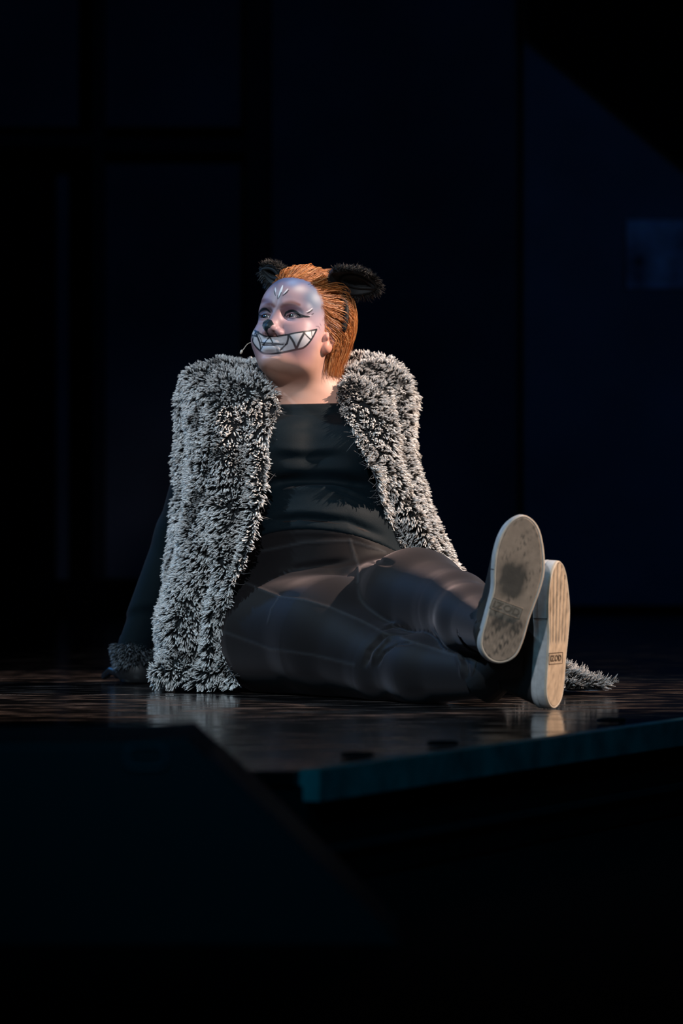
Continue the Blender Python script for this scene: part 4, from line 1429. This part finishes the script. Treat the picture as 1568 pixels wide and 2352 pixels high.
# ------------------------------------------------------------------ floor wedge loudspeaker at the front
wedge = empty('stage_monitor', (-0.45, -2.9, -0.165))
tag(wedge, 'dark wedge shaped floor loudspeaker at the front edge of the stage', 'loudspeaker')
M['wedge'] = material('speaker_paint', (0.012, 0.016, 0.022), 0.7, 0.3, bump=(300, 0.3))
M['grille'] = material('speaker_grille', (0.010, 0.014, 0.020), 0.5, 0.4, bump=(600, 0.5))
M['badge'] = material('speaker_handle', (0.030, 0.045, 0.060), 0.5, 0.4)
prof = [(-0.86, -0.165), (0.075, -0.165), (-0.184, 0.088), (-0.26, 0.082), (-0.80, 0.076)]
ya_, yb_ = -3.05, -2.70
V_ = [(x, ya_, z) for x, z in prof] + [(x + (0.0 if i else 0), yb_, z) for i, (x, z) in enumerate(prof)]
n_ = len(prof)
F_ = [list(range(n_)), list(range(n_, 2 * n_))[::-1]] + [[k, k + n_, (k + 1) % n_ + n_, (k + 1) % n_] for k in range(n_)]
me = poly_mesh('cabinet', V_, F_)
cb = obj('cabinet', me, M['wedge']); keep_world(cb, wedge)
bv = cb.modifiers.new('soft', 'BEVEL'); bv.width = 0.008; bv.segments = 3
dx, dz = np.array([-0.184 - 0.075, 0.088 + 0.165]); sl = math.hypot(dx, dz); nx_, nz_ = dz / sl, -dx / sl
a0 = np.array([0.075, -0.165]) + np.array([dx, dz]) * 0.08; a1 = np.array([0.075, -0.165]) + np.array([dx, dz]) * 0.90
off = np.array([nx_, nz_]) * 0.003
V_ = []
for oo in (0, 1):
    for (x, z) in (a0 + off * oo, a1 + off * oo):
        V_ += [(x, ya_ + 0.02, z), (x, yb_ - 0.02, z)]
F_ = [[4, 5, 7, 6], [0, 1, 5, 4], [2, 6, 7, 3], [0, 4, 6, 2], [1, 3, 7, 5]]
o = obj('grille', poly_mesh('grille', V_, F_), M['grille']); keep_world(o, wedge)
hc = P(335, 1738, ya_)
V_, F_ = [], []
a_ = np.linspace(0, 2 * np.pi, 33)[:-1]
for r_, y_ in ((1.0, ya_ + 0.001), (1.0, ya_ - 0.004), (0.8, ya_ - 0.004), (0.72, ya_ + 0.0)):
    cx_ = np.sign(np.cos(a_)) * np.abs(np.cos(a_)) ** 0.5; cz_ = np.sign(np.sin(a_)) * np.abs(np.sin(a_)) ** 0.5
    V_.append(np.stack([hc[0] + 0.026 * r_ * cx_, np.full(32, y_), hc[2] + 0.015 * r_ * cz_], 1))
o = obj('handle', mesh_np('handle', np.concatenate(V_), ringquads(4, 32)), M['badge']); keep_world(o, wedge)

# ------------------------------------------------------------------ dim scenery behind
def B(px, Y=6.7):
    return (px - 784) * (Y + 8) / FPX


def Zb(py, Y=6.7):
    return CAM[2] - (py - 1176) * (Y + 8) / FPX


def box(name, x0, x1, y0, y1, z0, z1, mat, parent, bev=0.006):
    V_ = [(x, y, z) for z in (z0, z1) for x, y in ((x0, y0), (x1, y0), (x1, y1), (x0, y1))]
    F_ = [[3, 2, 1, 0], [4, 5, 6, 7], [0, 1, 5, 4], [1, 2, 6, 5], [2, 3, 7, 6], [3, 0, 4, 7]]
    o = obj(name, poly_mesh(name, V_, F_), mat)
    if parent is not None:
        keep_world(o, parent)
    if bev:
        b = o.modifiers.new('soft', 'BEVEL'); b.width = bev; b.segments = 2
    return o


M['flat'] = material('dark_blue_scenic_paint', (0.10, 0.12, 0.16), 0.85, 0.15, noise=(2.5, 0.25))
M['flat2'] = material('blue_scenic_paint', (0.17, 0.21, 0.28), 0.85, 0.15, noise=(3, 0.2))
M['dark'] = material('dark_frame_paint', (0.030, 0.034, 0.045), 0.85, 0.15)
wall = box('wall_back', -4, 4, 6.95, 7.05, -0.02, 4.6, M['black'], None, 0); tag(wall, 'black masking behind the scenery', kind='structure')
fl = empty('scenery_flat', (B(390), 6.7, 0)); tag(fl, 'panelled dark blue scenery flat with frame rails behind the performer', 'scenery')
box('panel', B(240), B(562), 6.70, 6.72, Zb(1330), Zb(375), M['flat'], fl)
box('panel', B(240), B(562), 6.70, 6.72, Zb(292), Zb(-60), M['flat'], fl)
box('panel', B(-80), B(180), 6.70, 6.72, Zb(292), Zb(-60), M['flat'], fl)
box('stile', B(562), B(618), 6.66, 6.72, 0, Zb(-60), M['dark'], fl)
box('stile', B(212), B(240), 6.66, 6.72, 0, Zb(-60), M['dark'], fl)
box('rail', B(240), B(562), 6.66, 6.72, Zb(352), Zb(318), M['dark'], fl)
box('rail', B(-80), B(212), 6.66, 6.72, Zb(340), Zb(310), M['dark'], fl)
box('upright', B(131), B(160), 6.62, 6.68, 0.10, Zb(405), M['flat'], fl)
box('plinth', B(-80), B(620), 6.60, 6.68, 0, Zb(1330), M['black'], fl)
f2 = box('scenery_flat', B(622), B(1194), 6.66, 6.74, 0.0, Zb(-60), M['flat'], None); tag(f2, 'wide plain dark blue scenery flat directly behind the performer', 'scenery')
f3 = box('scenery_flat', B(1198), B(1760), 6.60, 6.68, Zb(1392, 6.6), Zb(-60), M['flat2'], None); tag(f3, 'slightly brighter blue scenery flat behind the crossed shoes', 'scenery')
# sloping black panel added to stand in for the diagonal shadow edge
V_ = [(B(1212, 6.55), Zb(86, 6.55)), (B(1760, 6.55), Zb(540, 6.55)), (B(1760, 6.55), Zb(-80, 6.55)), (B(1212, 6.55), Zb(-80, 6.55))]
v3 = [(x, 6.55, z) for x, z in V_] + [(x, 6.585, z) for x, z in V_]
o = obj('shadow_panel', poly_mesh('shadow_panel', v3, [[0, 1, 2, 3], [7, 6, 5, 4], [0, 4, 5, 1], [1, 5, 6, 2], [2, 6, 7, 3], [3, 7, 4, 0]]), M['black'])
tag(o, 'sloping black panel standing in for a shadow at the upper corner of the scenery', 'scenery')
M['sign'] = material('patchy_blue_print', (0.42, 0.55, 0.75), 0.8, 0.2, noise=(7, 0.9))
o = box('wall_print', B(1438, 6.58), B(1700, 6.58), 6.575, 6.598, Zb(662, 6.58), Zb(505, 6.58), M['sign'], None, 0.002)
tag(o, 'faint patchy blue print hung on the blue scenery flat', 'print')
